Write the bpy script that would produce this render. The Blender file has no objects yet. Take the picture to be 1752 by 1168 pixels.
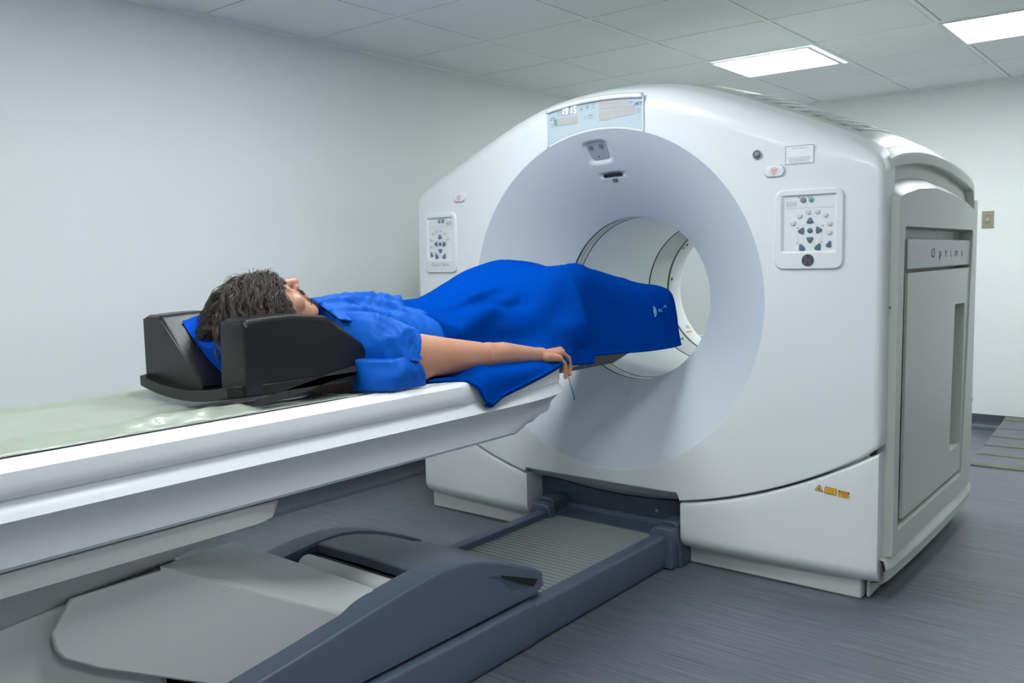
import bpy, bmesh, math, random
from mathutils import Vector, Matrix, noise
random.seed(7)
PI = math.pi
sc = bpy.context.scene
col = sc.collection
# ------------------------------------------------------------------ camera
EYE = Vector((0, 0, 1.185))
YAW, PITCH, ROLL, FPX = math.radians(-38.905), math.radians(-5.4), math.radians(-1.2), 1498.5
_f = Vector((math.sin(YAW)*math.cos(PITCH), math.cos(YAW)*math.cos(PITCH), math.sin(PITCH)))
_r = Vector((math.cos(YAW), -math.sin(YAW), 0)); _u = _r.cross(_f)
_c, _s = math.cos(ROLL), math.sin(ROLL)
R_, U_ = _c*_r + _s*_u, -_s*_r + _c*_u
cd = bpy.data.cameras.new('camera'); cam = bpy.data.objects.new('camera', cd); col.objects.link(cam)
cam.matrix_world = Matrix(((R_.x, U_.x, -_f.x, EYE.x), (R_.y, U_.y, -_f.y, EYE.y), (R_.z, U_.z, -_f.z, EYE.z), (0, 0, 0, 1)))
cd.sensor_width = 36; cd.lens = FPX/1752*36; cd.clip_start = .02; cd.clip_end = 60
sc.camera = cam
# ------------------------------------------------------------------ world, exposure
w = bpy.data.worlds.new('world'); sc.world = w; w.use_nodes = True
w.node_tree.nodes['Background'].inputs[0].default_value = (.55, .65, .75, 1)
w.node_tree.nodes['Background'].inputs[1].default_value = .05
sc.view_settings.view_transform = 'Standard'; sc.view_settings.look = 'None'
sc.view_settings.exposure = 0.25; sc.view_settings.gamma = 1; sc.view_settings.use_curve_mapping = False
sc.cycles.use_denoising = True
sc.cycles.max_bounces = 10; sc.cycles.diffuse_bounces = 6
PANEL_POWER = 21.0           # emission strength of the ceiling panels
CEIL = 2.258
LIGHTS = [  # x0, x1, y0, y1
    (-2.285, -1.725, 4.66, 5.18), (-1.085, -.525, 4.64, 5.18),
    (-2.264, -1.704, 1.74, 2.30), (-1.064, -.504, 1.04, 1.60),
    (-2.264, -1.704, -.16, .40), (.136, .696, -.16, .40), (.136, .696, 4.64, 5.20)]
# ------------------------------------------------------------------ materials
def nodes(name):
    m = bpy.data.materials.new(name); m.use_nodes = True
    nt = m.node_tree; b = nt.nodes['Principled BSDF']; return m, nt, b
def lk(nt, a, b): nt.links.new(a, b)
def mat(name, c, rough=.5, metal=0, bump=0, bscale=200, var=0, vscale=3, coat=0, sheen=0, spec=.5, emit=None, es=0, trans=0, alpha=1, stretch=(1, 1, 1)):
    m, nt, b = nodes(name)
    b.inputs['Base Color'].default_value = (*c, 1); b.inputs['Roughness'].default_value = rough
    b.inputs['Metallic'].default_value = metal; b.inputs['Coat Weight'].default_value = coat
    b.inputs['Sheen Weight'].default_value = sheen; b.inputs['Specular IOR Level'].default_value = spec
    if emit: b.inputs['Emission Color'].default_value = (*emit, 1); b.inputs['Emission Strength'].default_value = es
    if trans: b.inputs['Transmission Weight'].default_value = trans
    b.inputs['Alpha'].default_value = alpha
    tc = nt.nodes.new('ShaderNodeTexCoord'); mp = nt.nodes.new('ShaderNodeMapping')
    mp.inputs['Scale'].default_value = stretch; lk(nt, tc.outputs['Object'], mp.inputs[0])
    n = nt.nodes.new('ShaderNodeTexNoise'); n.inputs['Scale'].default_value = vscale; n.inputs['Detail'].default_value = 4
    lk(nt, mp.outputs[0], n.inputs['Vector'])
    mx = nt.nodes.new('ShaderNodeMix'); mx.data_type = 'RGBA'
    v = var or .02
    mx.inputs[6].default_value = (*[x*(1-v) for x in c], 1); mx.inputs[7].default_value = (*[min(1, x*(1+v)) for x in c], 1)
    lk(nt, n.outputs[0], mx.inputs[0]); lk(nt, mx.outputs[2], b.inputs['Base Color'])
    if bump:
        n2 = nt.nodes.new('ShaderNodeTexNoise'); n2.inputs['Scale'].default_value = bscale; n2.inputs['Detail'].default_value = 3
        lk(nt, mp.outputs[0], n2.inputs['Vector'])
        bp = nt.nodes.new('ShaderNodeBump'); bp.inputs['Strength'].default_value = bump; bp.inputs['Distance'].default_value = .003
        lk(nt, n2.outputs[0], bp.inputs['Height']); lk(nt, bp.outputs[0], b.inputs['Normal'])
    return m
M = {}
M['wall'] = mat('painted_wall', (.83, .865, .86), .75, bump=.15, bscale=60, var=.035, vscale=1.2)
M['ceil'] = mat('ceiling_tile', (.86, .89, .885), .9, bump=.2, bscale=300)
M['grid'] = mat('ceiling_grid', (.86, .89, .88), .5)
M['gap'] = mat('shadow_gap', (.03, .03, .03), .9)
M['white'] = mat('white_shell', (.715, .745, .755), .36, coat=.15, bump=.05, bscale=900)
M['white_shade'] = mat('shaded_side_shell', (.50, .535, .49), .4, bump=.05, bscale=900)  # same white plastic as the front, side shade put into the colour
M['grey'] = mat('grey_plinth', (.60, .61, .59), .5)
M['deck'] = mat('white_couch_shell', (.74, .76, .785), .42, coat=.05, bump=.05, bscale=900)
M['lift'] = mat('warm_grey_cover', (.50, .505, .50), .5, bump=.1, bscale=700)
M['blue'] = mat('slate_blue_plastic', (.085, .112, .165), .42, bump=.12, bscale=900)
M['bluedk'] = mat('slate_blue_plate', (.06, .085, .12), .5, bump=.1, bscale=700)
M['tread'] = mat('ribbed_grey_tread', (.30, .325, .31), .45)
M['black'] = mat('black', (.008, .008, .009), .6)
M['foam'] = mat('black_coated_foam', (.0075, .007, .0065), .27, bump=.35, bscale=420, spec=.42)
M['carbon'] = mat('dark_carbon_underside', (.035, .033, .03), .45)
M['bore'] = mat('grey_bore_liner', (.80, .84, .84), .45)
M['film'] = mat('clear_bore_film', (.62, .66, .65), .12, coat=.6)
M['flare'] = mat('shaded_white_flare', (.555, .605, .655), .42, bump=.05, bscale=900)  # same white as the shell, darkened so the colour carries the flare's shade
M['nameplate'] = mat('brushed_metal_plate', (.40, .42, .43), .4, metal=.4)
M['key'] = mat('slate_key', (.10, .15, .22), .35, coat=.3)
M['keyl'] = mat('pale_key', (.60, .64, .62), .3, coat=.3)
M['keyg'] = mat('green_key', (.16, .34, .30), .3, coat=.3)
M['keyd'] = mat('grey_key', (.24, .26, .28), .3, coat=.3)
M['red'] = mat('red_print', (.75, .16, .13), .5)
M['ink'] = mat('dark_print', (.05, .06, .08), .6)
M['inkb'] = mat('blue_grey_print', (.16, .21, .27), .6)
M['inkg'] = mat('grey_print', (.42, .44, .46), .6)
M['paper'] = mat('white_label', (.80, .82, .83), .45)
M['yellow'] = mat('yellow_label', (.85, .42, .02), .45)
M['chrome'] = mat('chrome', (.55, .57, .58), .15, metal=1)
M['badge'] = mat('badge_dark', (.07, .07, .085), .25, metal=.3)
M['screen'] = mat('pale_screen', (.47, .56, .61), .25, coat=.4)
M['segbg'] = mat('unlit_segment_window', (.44, .43, .425), .4, var=.12, vscale=500)
M['led'] = mat('lit_segments', (.6, .8, 1), .4, emit=(.42, .68, 1), es=2.2)
M['panel'] = mat('light_diffuser', (.9, .9, .9), .5, emit=(.93, .99, 1.0), es=PANEL_POWER)
M['alu'] = mat('white_light_frame', (.75, .77, .77), .4)
M['plate'] = mat('brass_switch_plate', (.33, .30, .22), .35, metal=.55)
M['cove'] = mat('dark_cove_vinyl', (.075, .085, .105), .4, bump=.2, bscale=10, stretch=(30, 30, 1), var=.4, vscale=6)
M['fleece'] = mat('blue_fleece', (.0003, .046, .31), 1.0, bump=.5, bscale=700, spec=0, var=.10, vscale=260)
M['gown'] = mat('blue_paper_gown', (.0006, .088, .45), .6, spec=.15, bump=.25, bscale=800, var=.06, vscale=30)
M['pillow'] = mat('royal_blue_cloth', (.0005, .06, .46), .9, spec=.1, bump=.3, bscale=500)
M['sheet'] = mat('clear_green_vinyl', (.31, .35, .285), .32, bump=.45, bscale=14, var=.14, vscale=9, coat=.35)
M['hair'] = mat('dark_brown_hair', (.055, .041, .032), .28, spec=.65, var=.8, vscale=120)
M['strip'] = mat('olive_tape', (.13, .15, .10), .6, var=.4, vscale=20)
M['string'] = mat('blue_tie', (.004, .10, .30), .7)
M['tape'] = mat('brown_tape', (.22, .17, .08), .6)
def crumple(m, scale, dist, strength):      # larger soft creases under the fine grain
    nt = m.node_tree; b = nt.nodes['Principled BSDF']; tc = nt.nodes.new('ShaderNodeTexCoord')
    n = nt.nodes.new('ShaderNodeTexNoise'); n.inputs['Scale'].default_value = scale*.6; n.inputs['Detail'].default_value = 2
    v = nt.nodes.new('ShaderNodeTexVoronoi'); v.inputs['Scale'].default_value = scale; v.feature = 'SMOOTH_F1'; v.inputs['Smoothness'].default_value = .35
    mx = nt.nodes.new('ShaderNodeMix'); mx.data_type = 'VECTOR'; mx.inputs[0].default_value = .12
    lk(nt, tc.outputs['Object'], n.inputs[0]); lk(nt, tc.outputs['Object'], mx.inputs[4]); lk(nt, n.outputs[1], mx.inputs[5]); lk(nt, mx.outputs[1], v.inputs['Vector'])
    bp = nt.nodes.new('ShaderNodeBump'); bp.inputs['Strength'].default_value = strength; bp.inputs['Distance'].default_value = dist
    lk(nt, v.outputs['Distance'], bp.inputs['Height'])
    old = b.inputs['Normal'].links[0].from_node; lk(nt, bp.outputs[0], old.inputs['Normal'])
crumple(M['gown'], 12, .024, 1.0)
# floor: fine streaks that run across the room
def streak(name, dark, light):
    m, nt, b = nodes(name)
    tc = nt.nodes.new('ShaderNodeTexCoord')
    outs = []
    for s, sy, d in ((2.2, 110, 3), (9, 420, 4), (.7, .7, 2)):
        mp = nt.nodes.new('ShaderNodeMapping'); mp.inputs['Scale'].default_value = (s, sy, 1); lk(nt, tc.outputs['Object'], mp.inputs[0])
        n = nt.nodes.new('ShaderNodeTexNoise'); n.inputs['Scale'].default_value = 1; n.inputs['Detail'].default_value = d; lk(nt, mp.outputs[0], n.inputs[0]); outs.append(n)
    a = nt.nodes.new('ShaderNodeMath'); a.operation = 'ADD'; lk(nt, outs[0].outputs[0], a.inputs[0]); lk(nt, outs[1].outputs[0], a.inputs[1])
    a2 = nt.nodes.new('ShaderNodeMath'); a2.operation = 'MULTIPLY_ADD'; lk(nt, outs[2].outputs[0], a2.inputs[0]); a2.inputs[1].default_value = .5; lk(nt, a.outputs[0], a2.inputs[2])
    r = nt.nodes.new('ShaderNodeMapRange'); r.inputs[1].default_value = .9; r.inputs[2].default_value = 1.6; lk(nt, a2.outputs[0], r.inputs[0])
    mx = nt.nodes.new('ShaderNodeMix'); mx.data_type = 'RGBA'; mx.inputs[6].default_value = (*dark, 1); mx.inputs[7].default_value = (*light, 1)
    lk(nt, r.outputs[0], mx.inputs[0]); lk(nt, mx.outputs[2], b.inputs['Base Color']); b.inputs['Roughness'].default_value = .42
    bp = nt.nodes.new('ShaderNodeBump'); bp.inputs['Strength'].default_value = .12; bp.inputs['Distance'].default_value = .002; lk(nt, a.outputs[0], bp.inputs['Height']); lk(nt, bp.outputs[0], b.inputs['Normal'])
    return m
M['floor'] = streak('streaked_vinyl_floor', (.055, .060, .078), (.185, .195, .225))
# skin: warm, slightly mottled; short beard is dark colour on the jaw
def skin():
    m, nt, b = nodes('skin')
    tc = nt.nodes.new('ShaderNodeTexCoord')
    n = nt.nodes.new('ShaderNodeTexNoise'); n.inputs['Scale'].default_value = 14; n.inputs['Detail'].default_value = 5; lk(nt, tc.outputs['Object'], n.inputs[0])
    mx = nt.nodes.new('ShaderNodeMix'); mx.data_type = 'RGBA'; mx.inputs[6].default_value = (.42, .185, .115, 1); mx.inputs[7].default_value = (.53, .27, .175, 1)
    lk(nt, n.outputs[0], mx.inputs[0]); lk(nt, mx.outputs[2], b.inputs['Base Color'])
    b.inputs['Roughness'].default_value = .48; b.inputs['Subsurface Weight'].default_value = .12; b.inputs['Subsurface Radius'].default_value = (.02, .008, .004); b.inputs['Subsurface Scale'].default_value = .3
    n2 = nt.nodes.new('ShaderNodeTexNoise'); n2.inputs['Scale'].default_value = 380; lk(nt, tc.outputs['Object'], n2.inputs[0])
    bp = nt.nodes.new('ShaderNodeBump'); bp.inputs['Strength'].default_value = .15; bp.inputs['Distance'].default_value = .001; lk(nt, n2.outputs[0], bp.inputs['Height']); lk(nt, bp.outputs[0], b.inputs['Normal'])
    return m
M['skin'] = skin()
# ------------------------------------------------------------------ object helpers
def org(p):
    v = Vector((0, 0, 0))
    while p is not None: v += p.location; p = p.parent
    return v
def tag(o, label=None, cat=None, group=None, kind=None):
    if label: o['label'] = label
    if cat: o['category'] = cat
    if group: o['group'] = group
    if kind: o['kind'] = kind
    return o
def thing(name, loc, label, cat, group=None):
    o = bpy.data.objects.new(name, None); col.objects.link(o); o.location = loc; o.empty_display_size = .1
    return tag(o, label, cat, group)
def mk(name, V, F, m, parent=None, smooth=True, bevel=0, segs=2, solid=0, off=-1, loc=None, sub=0, auto=None, label=None, wn=True):
    """verts in world coordinates -> one mesh object whose origin is its parent's (or loc)"""
    o0 = org(parent) if parent else Vector(loc or (0, 0, 0))
    me = bpy.data.meshes.new(name)
    me.from_pydata([(v[0]-o0.x, v[1]-o0.y, v[2]-o0.z) for v in V], [], F)
    me.validate()
    bm = bmesh.new(); bm.from_mesh(me); bmesh.ops.remove_doubles(bm, verts=bm.verts, dist=1e-6)
    bmesh.ops.recalc_face_normals(bm, faces=bm.faces); bm.to_mesh(me); bm.free()
    if smooth: me.polygons.foreach_set('use_smooth', [True]*len(me.polygons))
    if auto is not None: me.set_sharp_from_angle(angle=math.radians(auto))
    me.materials.append(m)
    o = bpy.data.objects.new(name, me); col.objects.link(o)
    if parent: o.parent = parent
    elif loc: o.location = loc
    if solid: s = o.modifiers.new('s', 'SOLIDIFY'); s.thickness = solid; s.offset = off
    if bevel:
        b = o.modifiers.new('b', 'BEVEL'); b.width = bevel; b.segments = segs; b.limit_method = 'ANGLE'; b.angle_limit = math.radians(35); b.harden_normals = False
    if wn and (auto is not None or bevel):
        if not smooth: me.polygons.foreach_set('use_smooth', [True]*len(me.polygons)); me.set_sharp_from_angle(angle=math.radians(50 if bevel else 20))
        wm = o.modifiers.new('w', 'WEIGHTED_NORMAL'); wm.keep_sharp = True; wm.weight = 60
    if sub: s = o.modifiers.new('u', 'SUBSURF'); s.levels = s.render_levels = sub
    if label: o['label'] = label
    return o
class MB:
    def __init__(s): s.V = []; s.F = []
    def add(s, V, F):
        n = len(s.V); s.V += [tuple(v) for v in V]; s.F += [tuple(i+n for i in f) for f in F]; return s
    def box(s, x0, x1, y0, y1, z0, z1):
        return s.add([(x0, y0, z0), (x1, y0, z0), (x1, y1, z0), (x0, y1, z0), (x0, y0, z1), (x1, y0, z1), (x1, y1, z1), (x0, y1, z1)],
                     [(0, 3, 2, 1), (4, 5, 6, 7), (0, 1, 5, 4), (1, 2, 6, 5), (2, 3, 7, 6), (3, 0, 4, 7)])
    def grid(s, rows, closed=False, cap=False):
        n = len(rows[0]); V = [p for r in rows for p in r]; F = []
        for i in range(len(rows)-1):
            for j in range(n if closed else n-1):
                a, b = i*n+j, i*n+(j+1) % n; F.append((a, b, b+n, a+n))
        if cap: F.append(tuple(range(n))[::-1]); F.append(tuple(range((len(rows)-1)*n, len(rows)*n)))
        return s.add(V, F)
    def prism(s, pts, d):          # closed polygon pts (3d), extruded by vector d
        return s.grid([pts, [tuple(Vector(p)+Vector(d)) for p in pts]], closed=True, cap=True)
    def tube(s, pts, r, n=8, cap=True):
        rows = []; pts = [Vector(p) for p in pts]
        for i, p in enumerate(pts):
            t = (pts[min(i+1, len(pts)-1)]-pts[max(i-1, 0)]).normalized()
            a = t.cross(Vector((0, 0, 1)) if abs(t.z) < .9 else Vector((1, 0, 0))).normalized(); b = t.cross(a)
            rr = r[i] if isinstance(r, (list, tuple)) else r
            rows.append([tuple(p+rr*(math.cos(2*PI*k/n)*a+math.sin(2*PI*k/n)*b)) for k in range(n)])
        return s.grid(rows, closed=True, cap=cap)
    def cyl(s, c, axis, r, h, n=24):
        c = Vector(c); axis = Vector(axis).normalized(); return s.tube([c, c+axis*h], r, n)
    def ball(s, c, r, n=16, rot=None):
        c = Vector(c); r = Vector(r) if not isinstance(r, (int, float)) else Vector((r, r, r)); rows = []
        for i in range(n//2+1):
            a = PI*i/(n//2); rows.append([])
            for k in range(n):
                v = Vector((max(math.sin(a), 1e-4)*math.cos(2*PI*k/n)*r.x, max(math.sin(a), 1e-4)*math.sin(2*PI*k/n)*r.y, math.cos(a)*r.z))
                rows[-1].append(tuple(c+(rot @ v if rot else v)))
        return s.grid(rows, closed=True, cap=True)
    def cap(s, a, b, ra, rb, n=40):    # tapered capsule
        a, b = Vector(a), Vector(b); t = (b-a).normalized()
        q = t.cross(Vector((0, 0, 1)) if abs(t.z) < .9 else Vector((1, 0, 0))).normalized(); p = t.cross(q); rows = []
        for c, r, s0, s1 in ((a, ra, -PI/2, 0), (b, rb, 0, PI/2)):
            for i in range(9):
                g = s0+(s1-s0)*i/8; rr = max(r*math.cos(g), 1e-4)
                rows.append([tuple(c+t*r*math.sin(g)+rr*(math.cos(2*PI*k/n)*q+math.sin(2*PI*k/n)*p)) for k in range(n)])
        return s.grid(rows, closed=True, cap=True)
    def mk(s, name, m, parent=None, **k): return mk(name, s.V, s.F, m, parent, **k)
def lerp(a, b, t): return a+(b-a)*t
def interp(x, P):
    if x <= P[0][0]: return P[0][1]
    for (a, b), (c, d) in zip(P, P[1:]):
        if x <= c: return b+(d-b)*(x-a)/(c-a)
    return P[-1][1]
def spline(x, P):               # smooth (catmull) interpolation through P; values may be tuples
    xs = [p[0] for p in P]; x = min(max(x, xs[0]), xs[-1]); i = 0
    while i < len(P)-2 and x > xs[i+1]: i += 1
    p0, p1, p2, p3 = P[max(i-1, 0)], P[i], P[i+1], P[min(i+2, len(P)-1)]
    h = p2[0]-p1[0]; t = (x-p1[0])/h
    def one(a, b, c, d):
        m1 = (c-a)/(p2[0]-p0[0])*h if p2[0] != p0[0] else 0
        m2 = (d-b)/(p3[0]-p1[0])*h if p3[0] != p1[0] else 0
        return (2*t**3-3*t*t+1)*b+(t**3-2*t*t+t)*m1+(-2*t**3+3*t*t)*c+(t**3-t*t)*m2
    if isinstance(p1[1], (tuple, list)): return tuple(one(*q) for q in zip(p0[1], p1[1], p2[1], p3[1]))
    return one(p0[1], p1[1], p2[1], p3[1])
def rrect(w, h, r, n=5):         # rounded rectangle outline (2d), centred
    P = []
    for cx, cy, a0 in ((w/2-r, h/2-r, 0), (-w/2+r, h/2-r, 90), (-w/2+r, -h/2+r, 180), (w/2-r, -h/2+r, 270)):
        for i in range(n+1):
            a = math.radians(a0+90*i/n); P.append((cx+r*math.cos(a), cy+r*math.sin(a)))
    return P
def resample(P, n, closed=False):
    P = [Vector(p) for p in P];
    if closed: P = P+[P[0]]
    L = [0]
    for a, b in zip(P, P[1:]): L.append(L[-1]+(b-a).length)
    out = []; j = 0
    for i in range(n):
        t = L[-1]*i/(n if closed else n-1)
        while j < len(L)-2 and t > L[j+1]: j += 1
        out.append(P[j].lerp(P[j+1], (t-L[j])/max(L[j+1]-L[j], 1e-9)))
    return out
def frame(origin, ax, ay):       # maps 2d (a,b) plus depth d to world
    o, ax, ay = Vector(origin), Vector(ax).normalized(), Vector(ay).normalized(); az = ax.cross(ay)
    return lambda a, b, d=0: tuple(o+ax*a+ay*b+az*d)
def text_mesh(name, s, fr, size, m, parent, a=0, b=0, depth=.0006, shear=0, space=1.0, rot=0, wscale=1, label=None):
    cu = bpy.data.curves.new('t', 'FONT'); cu.body = s; cu.size = size; cu.align_x = 'CENTER'; cu.align_y = 'CENTER'; cu.space_character = space; cu.shear = shear; cu.resolution_u = 2
    o = bpy.data.objects.new('t', cu); col.objects.link(o); bpy.context.view_layer.update()
    me = bpy.data.meshes.new_from_object(o.evaluated_get(bpy.context.evaluated_depsgraph_get()))
    V = []; cr, sr = math.cos(rot), math.sin(rot)
    for v in me.vertices:
        x, y = v.co.x*wscale, v.co.y; x, y = x*cr-y*sr, x*sr+y*cr; V.append(fr(a+x, b+y, depth))
    F = [tuple(p.vertices) for p in me.polygons]
    bpy.data.objects.remove(o); bpy.data.meshes.remove(me); bpy.data.curves.remove(cu)
    return mk(name, V, F, m, parent, smooth=False, label=label)
def ring_between(outer, inner, c, n=160):
    """resample two closed 2d outlines by angle about c -> matched lists"""
    def hit(P, a):
        dx, dy = math.cos(a), math.sin(a); best = None
        for (x1, y1), (x2, y2) in zip(P, P[1:]+P[:1]):
            x1 -= c[0]; x2 -= c[0]; y1 -= c[1]; y2 -= c[1]
            ex, ey = x2-x1, y2-y1; det = dx*ey-dy*ex
            if abs(det) < 1e-12: continue
            t = (x1*ey-y1*ex)/det; s = (x1*dy-y1*dx)/det
            if t > 0 and -1e-9 <= s <= 1+1e-9: best = t if best is None else max(best, t)
        return (c[0]+dx*best, c[1]+dy*best)
    A = [2*PI*i/n for i in range(n)]
    for P in (outer, inner): A += [math.atan2(y-c[1], x-c[0]) % (2*PI) for x, y in P]
    A = sorted(set(round(a, 6) for a in A))
    return [hit(outer, a) for a in A], [hit(inner, a) for a in A]

# ================================================================== ROOM
XL, XR, YB, YF = -3.47, 2.6, 6.41, -2.2
tag(MB().box(XL-.1, XR+.1, YF-.1, YB+.1, -.08, 0).mk('floor', M['floor'], smooth=False), 'dark blue-grey vinyl floor with fine streaks', kind='structure')
tag(MB().box(XL-.12, XL, YF-.1, YB+.1, 0, CEIL+.1).mk('wall_left', M['wall'], smooth=False), 'plain white painted wall behind the patient', kind='structure')
tag(MB().box(XL, XR, YB, YB+.12, 0, CEIL+.1).mk('wall_back', M['wall'], smooth=False), 'white painted wall behind the scanner', kind='structure')
tag(MB().box(XR, XR+.12, YF-.1, YB+.12, 0, CEIL+.1).mk('wall_right', M['wall'], smooth=False), kind='structure')
tag(MB().box(XL, XR, YF-.12, YF, 0, CEIL+.1).mk('wall_front', M['wall'], smooth=False), kind='structure')
# ceiling: lay-in tiles with a slightly dropped T grid
GX0, GY0, T = -2.884, 2.220, .6          # node (col 1,row 0)
xs = [XL]+[GX0+T*i for i in range(10) if GX0+T*i < XR]+[XR]
ys = sorted([YF]+[GY0+T*i for i in range(-7, 7)]+[GY0+T*6.99-.01, YB]); ys = [y for y in ys if y >= YF and y <= YB]
ys = [y for i, y in enumerate(ys) if i == 0 or y-ys[i-1] > .02 or y == YB]
b = MB()
for x0, x1 in zip(xs, xs[1:]):
    for y0, y1 in zip(ys, ys[1:]):
        cx, cy = (x0+x1)/2, (y0+y1)/2
        if any(L[0]-.02 < cx < L[1]+.02 and L[2]-.02 < cy < L[3]+.02 for L in LIGHTS): continue
        b.box(x0+.014, x1-.014, y0+.014, y1-.014, CEIL, CEIL+.02)
b.box(XL-.1, XR+.1, YF-.1, YB+.1, CEIL+.05, CEIL+.12)
ce = b.mk('ceiling', M['ceil'], smooth=False, bevel=.004, segs=1); tag(ce, 'suspended ceiling of square grey tiles', kind='structure')
b = MB()
for x in xs[1:-1]: b.box(x-.0105, x+.0105, YF, YB, CEIL-.0015, CEIL+.03)
for y in ys[1:-1]: b.box(XL, XR, y-.0105, y+.0105, CEIL-.0012, CEIL+.03)
b.mk('ceiling_grid', M['grid'], ce, smooth=False)
b = MB()
b.box(XL, XL+.02, YF, YB, CEIL-.014, CEIL+.004).box(XL, XR, YB-.02, YB, CEIL-.014, CEIL+.004)
tag(b.mk('trim_1', M['grid'], smooth=False), 'thin wall angle where ceiling meets the walls', kind='structure')
# coved vinyl baseboards
def cove(name, pts_fn, a0, a1, lab):
    prof = [(.0005, .095), (.003, .096), (.004, .09), (.004, .055), (.010, .032), (.022, .014), (.040, .005), (.062, .002), (.062, .0005), (.0005, .0005)]
    rows = [[pts_fn(t, d, z) for d, z in prof] for t in (a0, a1)]
    tag(MB().grid(rows, closed=True, cap=True).mk(name, M['cove'], auto=60), lab, kind='structure')
cove('baseboard_left', lambda t, d, z: (XL+d, t, z), YF, YB, 'dark coved vinyl baseboard along the left wall')
cove('baseboard_back', lambda t, d, z: (t, YB-d, z), XL, XR, 'dark coved vinyl baseboard along the back wall')
# ceiling lights
labs = {0: ('square bright white ceiling light panel above the scanner', 'ceiling light'), 1: ('long bright white ceiling light panel at the top right corner', 'ceiling light')}
for i, (x0, x1, y0, y1) in enumerate(LIGHTS):
    t = thing('ceiling_light', ((x0+x1)/2, (y0+y1)/2, CEIL), labs.get(i, ('white ceiling light panel over the near part of the room', ''))[0], 'ceiling light', None if i < 2 else 'ceiling lights outside the picture')
    MB().box(x0+.012, x1-.012, y0+.012, y1-.012, CEIL-.002, CEIL+.004).mk('diffuser', M['panel'], t, smooth=False)
    b = MB()
    b.box(x0-.008, x1+.008, y0-.008, y0+.012, CEIL-.006, CEIL+.03).box(x0-.008, x1+.008, y1-.012, y1+.008, CEIL-.006, CEIL+.03)
    b.box(x0-.008, x0+.012, y0+.012, y1-.012, CEIL-.006, CEIL+.03).box(x1-.012, x1+.008, y0+.012, y1-.012, CEIL-.006, CEIL+.03)
    b.mk('light_frame', M['alu'], t, smooth=False)
# switch plate on the back wall
t = thing('switch_plate', (-1.181, YB, 1.373), 'small square brass switch plate on the white wall right of the scanner', 'switch')
MB().box(-1.216, -1.146, YB-.006, YB, 1.318, 1.428).mk('plate', M['plate'], t, smooth=False, bevel=.002)
MB().cyl((-1.181, YB-.005, 1.375), (0, -1, 0), .008, .009).mk('button', M['chrome'], t, auto=40)
for zz in (1.333, 1.414): MB().cyl((-1.181, YB-.005, zz), (0, -1, 0), .003, .003, 10).mk('screw', M['keyd'], t, auto=40)
fr = frame((-1.181, YB-.0062, 1.373), (1, 0, 0), (0, 0, 1))
b = MB()
for zz, ww in ((.024, .03), (-.02, .034), (-.026, .028)): b.add([fr(-ww/2, zz), fr(ww/2, zz), fr(ww/2, zz+.002), fr(-ww/2, zz+.002)], [(0, 1, 2, 3)])
b.mk('print', M['ink'], t, smooth=False)
# small floor ramp by the back wall
t = thing('floor_ramp', (-.4, 5.8, 0), 'low grey vinyl ramp with olive tape strips by the back wall', 'ramp')
RX0, RX1, RY0, RY1, RZ = -1.03, .35, 5.25, 6.345, .10
b = MB(); b.add([(RX0, RY0, 0), (RX1, RY0, 0), (RX1, RY1, 0), (RX0, RY1, 0), (RX0, RY0, .004), (RX1, RY0, .004), (RX1, RY1, RZ), (RX0, RY1, RZ)],
                [(0, 3, 2, 1), (4, 5, 6, 7), (0, 1, 5, 4), (1, 2, 6, 5), (2, 3, 7, 6), (3, 0, 4, 7)])
b.mk('ramp_body', M['floor'], t, smooth=False)
rz = lambda y: .004+(RZ-.004)*(y-RY0)/(RY1-RY0)
for k, (yy, ww) in enumerate(((5.255, .05), (5.47, .035), (5.66, .03), (5.855, .03), (6.05, .025), (6.25, .09))):
    h = .003
    MB().add([(RX0, yy, rz(yy)), (RX1, yy, rz(yy)), (RX1, yy+ww, rz(yy+ww)), (RX0, yy+ww, rz(yy+ww)), (RX0, yy, rz(yy)+h), (RX1, yy, rz(yy)+h), (RX1, yy+ww, rz(yy+ww)+h), (RX0, yy+ww, rz(yy+ww)+h)],
             [(0, 3, 2, 1), (4, 5, 6, 7), (0, 1, 5, 4), (1, 2, 6, 5), (2, 3, 7, 6), (3, 0, 4, 7)]).mk('grip_strip', M['strip'], t, smooth=False)

# ================================================================== GANTRY
CX, CZ = -1.89, 1.01
HW = 1.05
G = thing('scanner_gantry', (CX, 3.6, 0), 'large white medical scanner gantry with round bore', 'medical scanner')
TOPP = [(0, 1.822), (.24, 1.803), (.43, 1.752), (.70, 1.645), (.91, 1.552), (1.05, 1.475)]
def ztop(u): return spline(abs(u), [(-.24, 1.803)]+TOPP)
def yf(u): return 2.905+.04*(abs(u)/HW)**2
def zseam(u): return .232+.30*(abs(u)/HW)**2.1
DOME = [(2.9, 0), (2.97, .008), (3.05, .030), (3.15, .050), (3.4, .072), (3.7, .072), (4.0, .055), (4.2, .025), (4.33, -.025), (4.4, -.06)]
def dome(y): return spline(y, DOME)
def shell_outline(hw, zb, rc=.045, drop=0):   # from bottom right up, over, down to bottom left
    P = [(hw, zb+(1.40-zb)*i/24) for i in range(24)]
    zc = ztop(hw)-drop
    P += [(hw, zc-rc), (hw-.004, zc-rc*.55), (hw-.014, zc-rc*.2+.004), (hw-.03, ztop(hw-.03)-drop-.001)]
    n = 60
    right = P
    us = [hw-.03-(2*(hw-.03))*i/n for i in range(1, n)]
    mid = [(u, ztop(u)-drop) for u in us]
    left = [(-u, z) for u, z in reversed(right)]
    return right+mid+left
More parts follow.
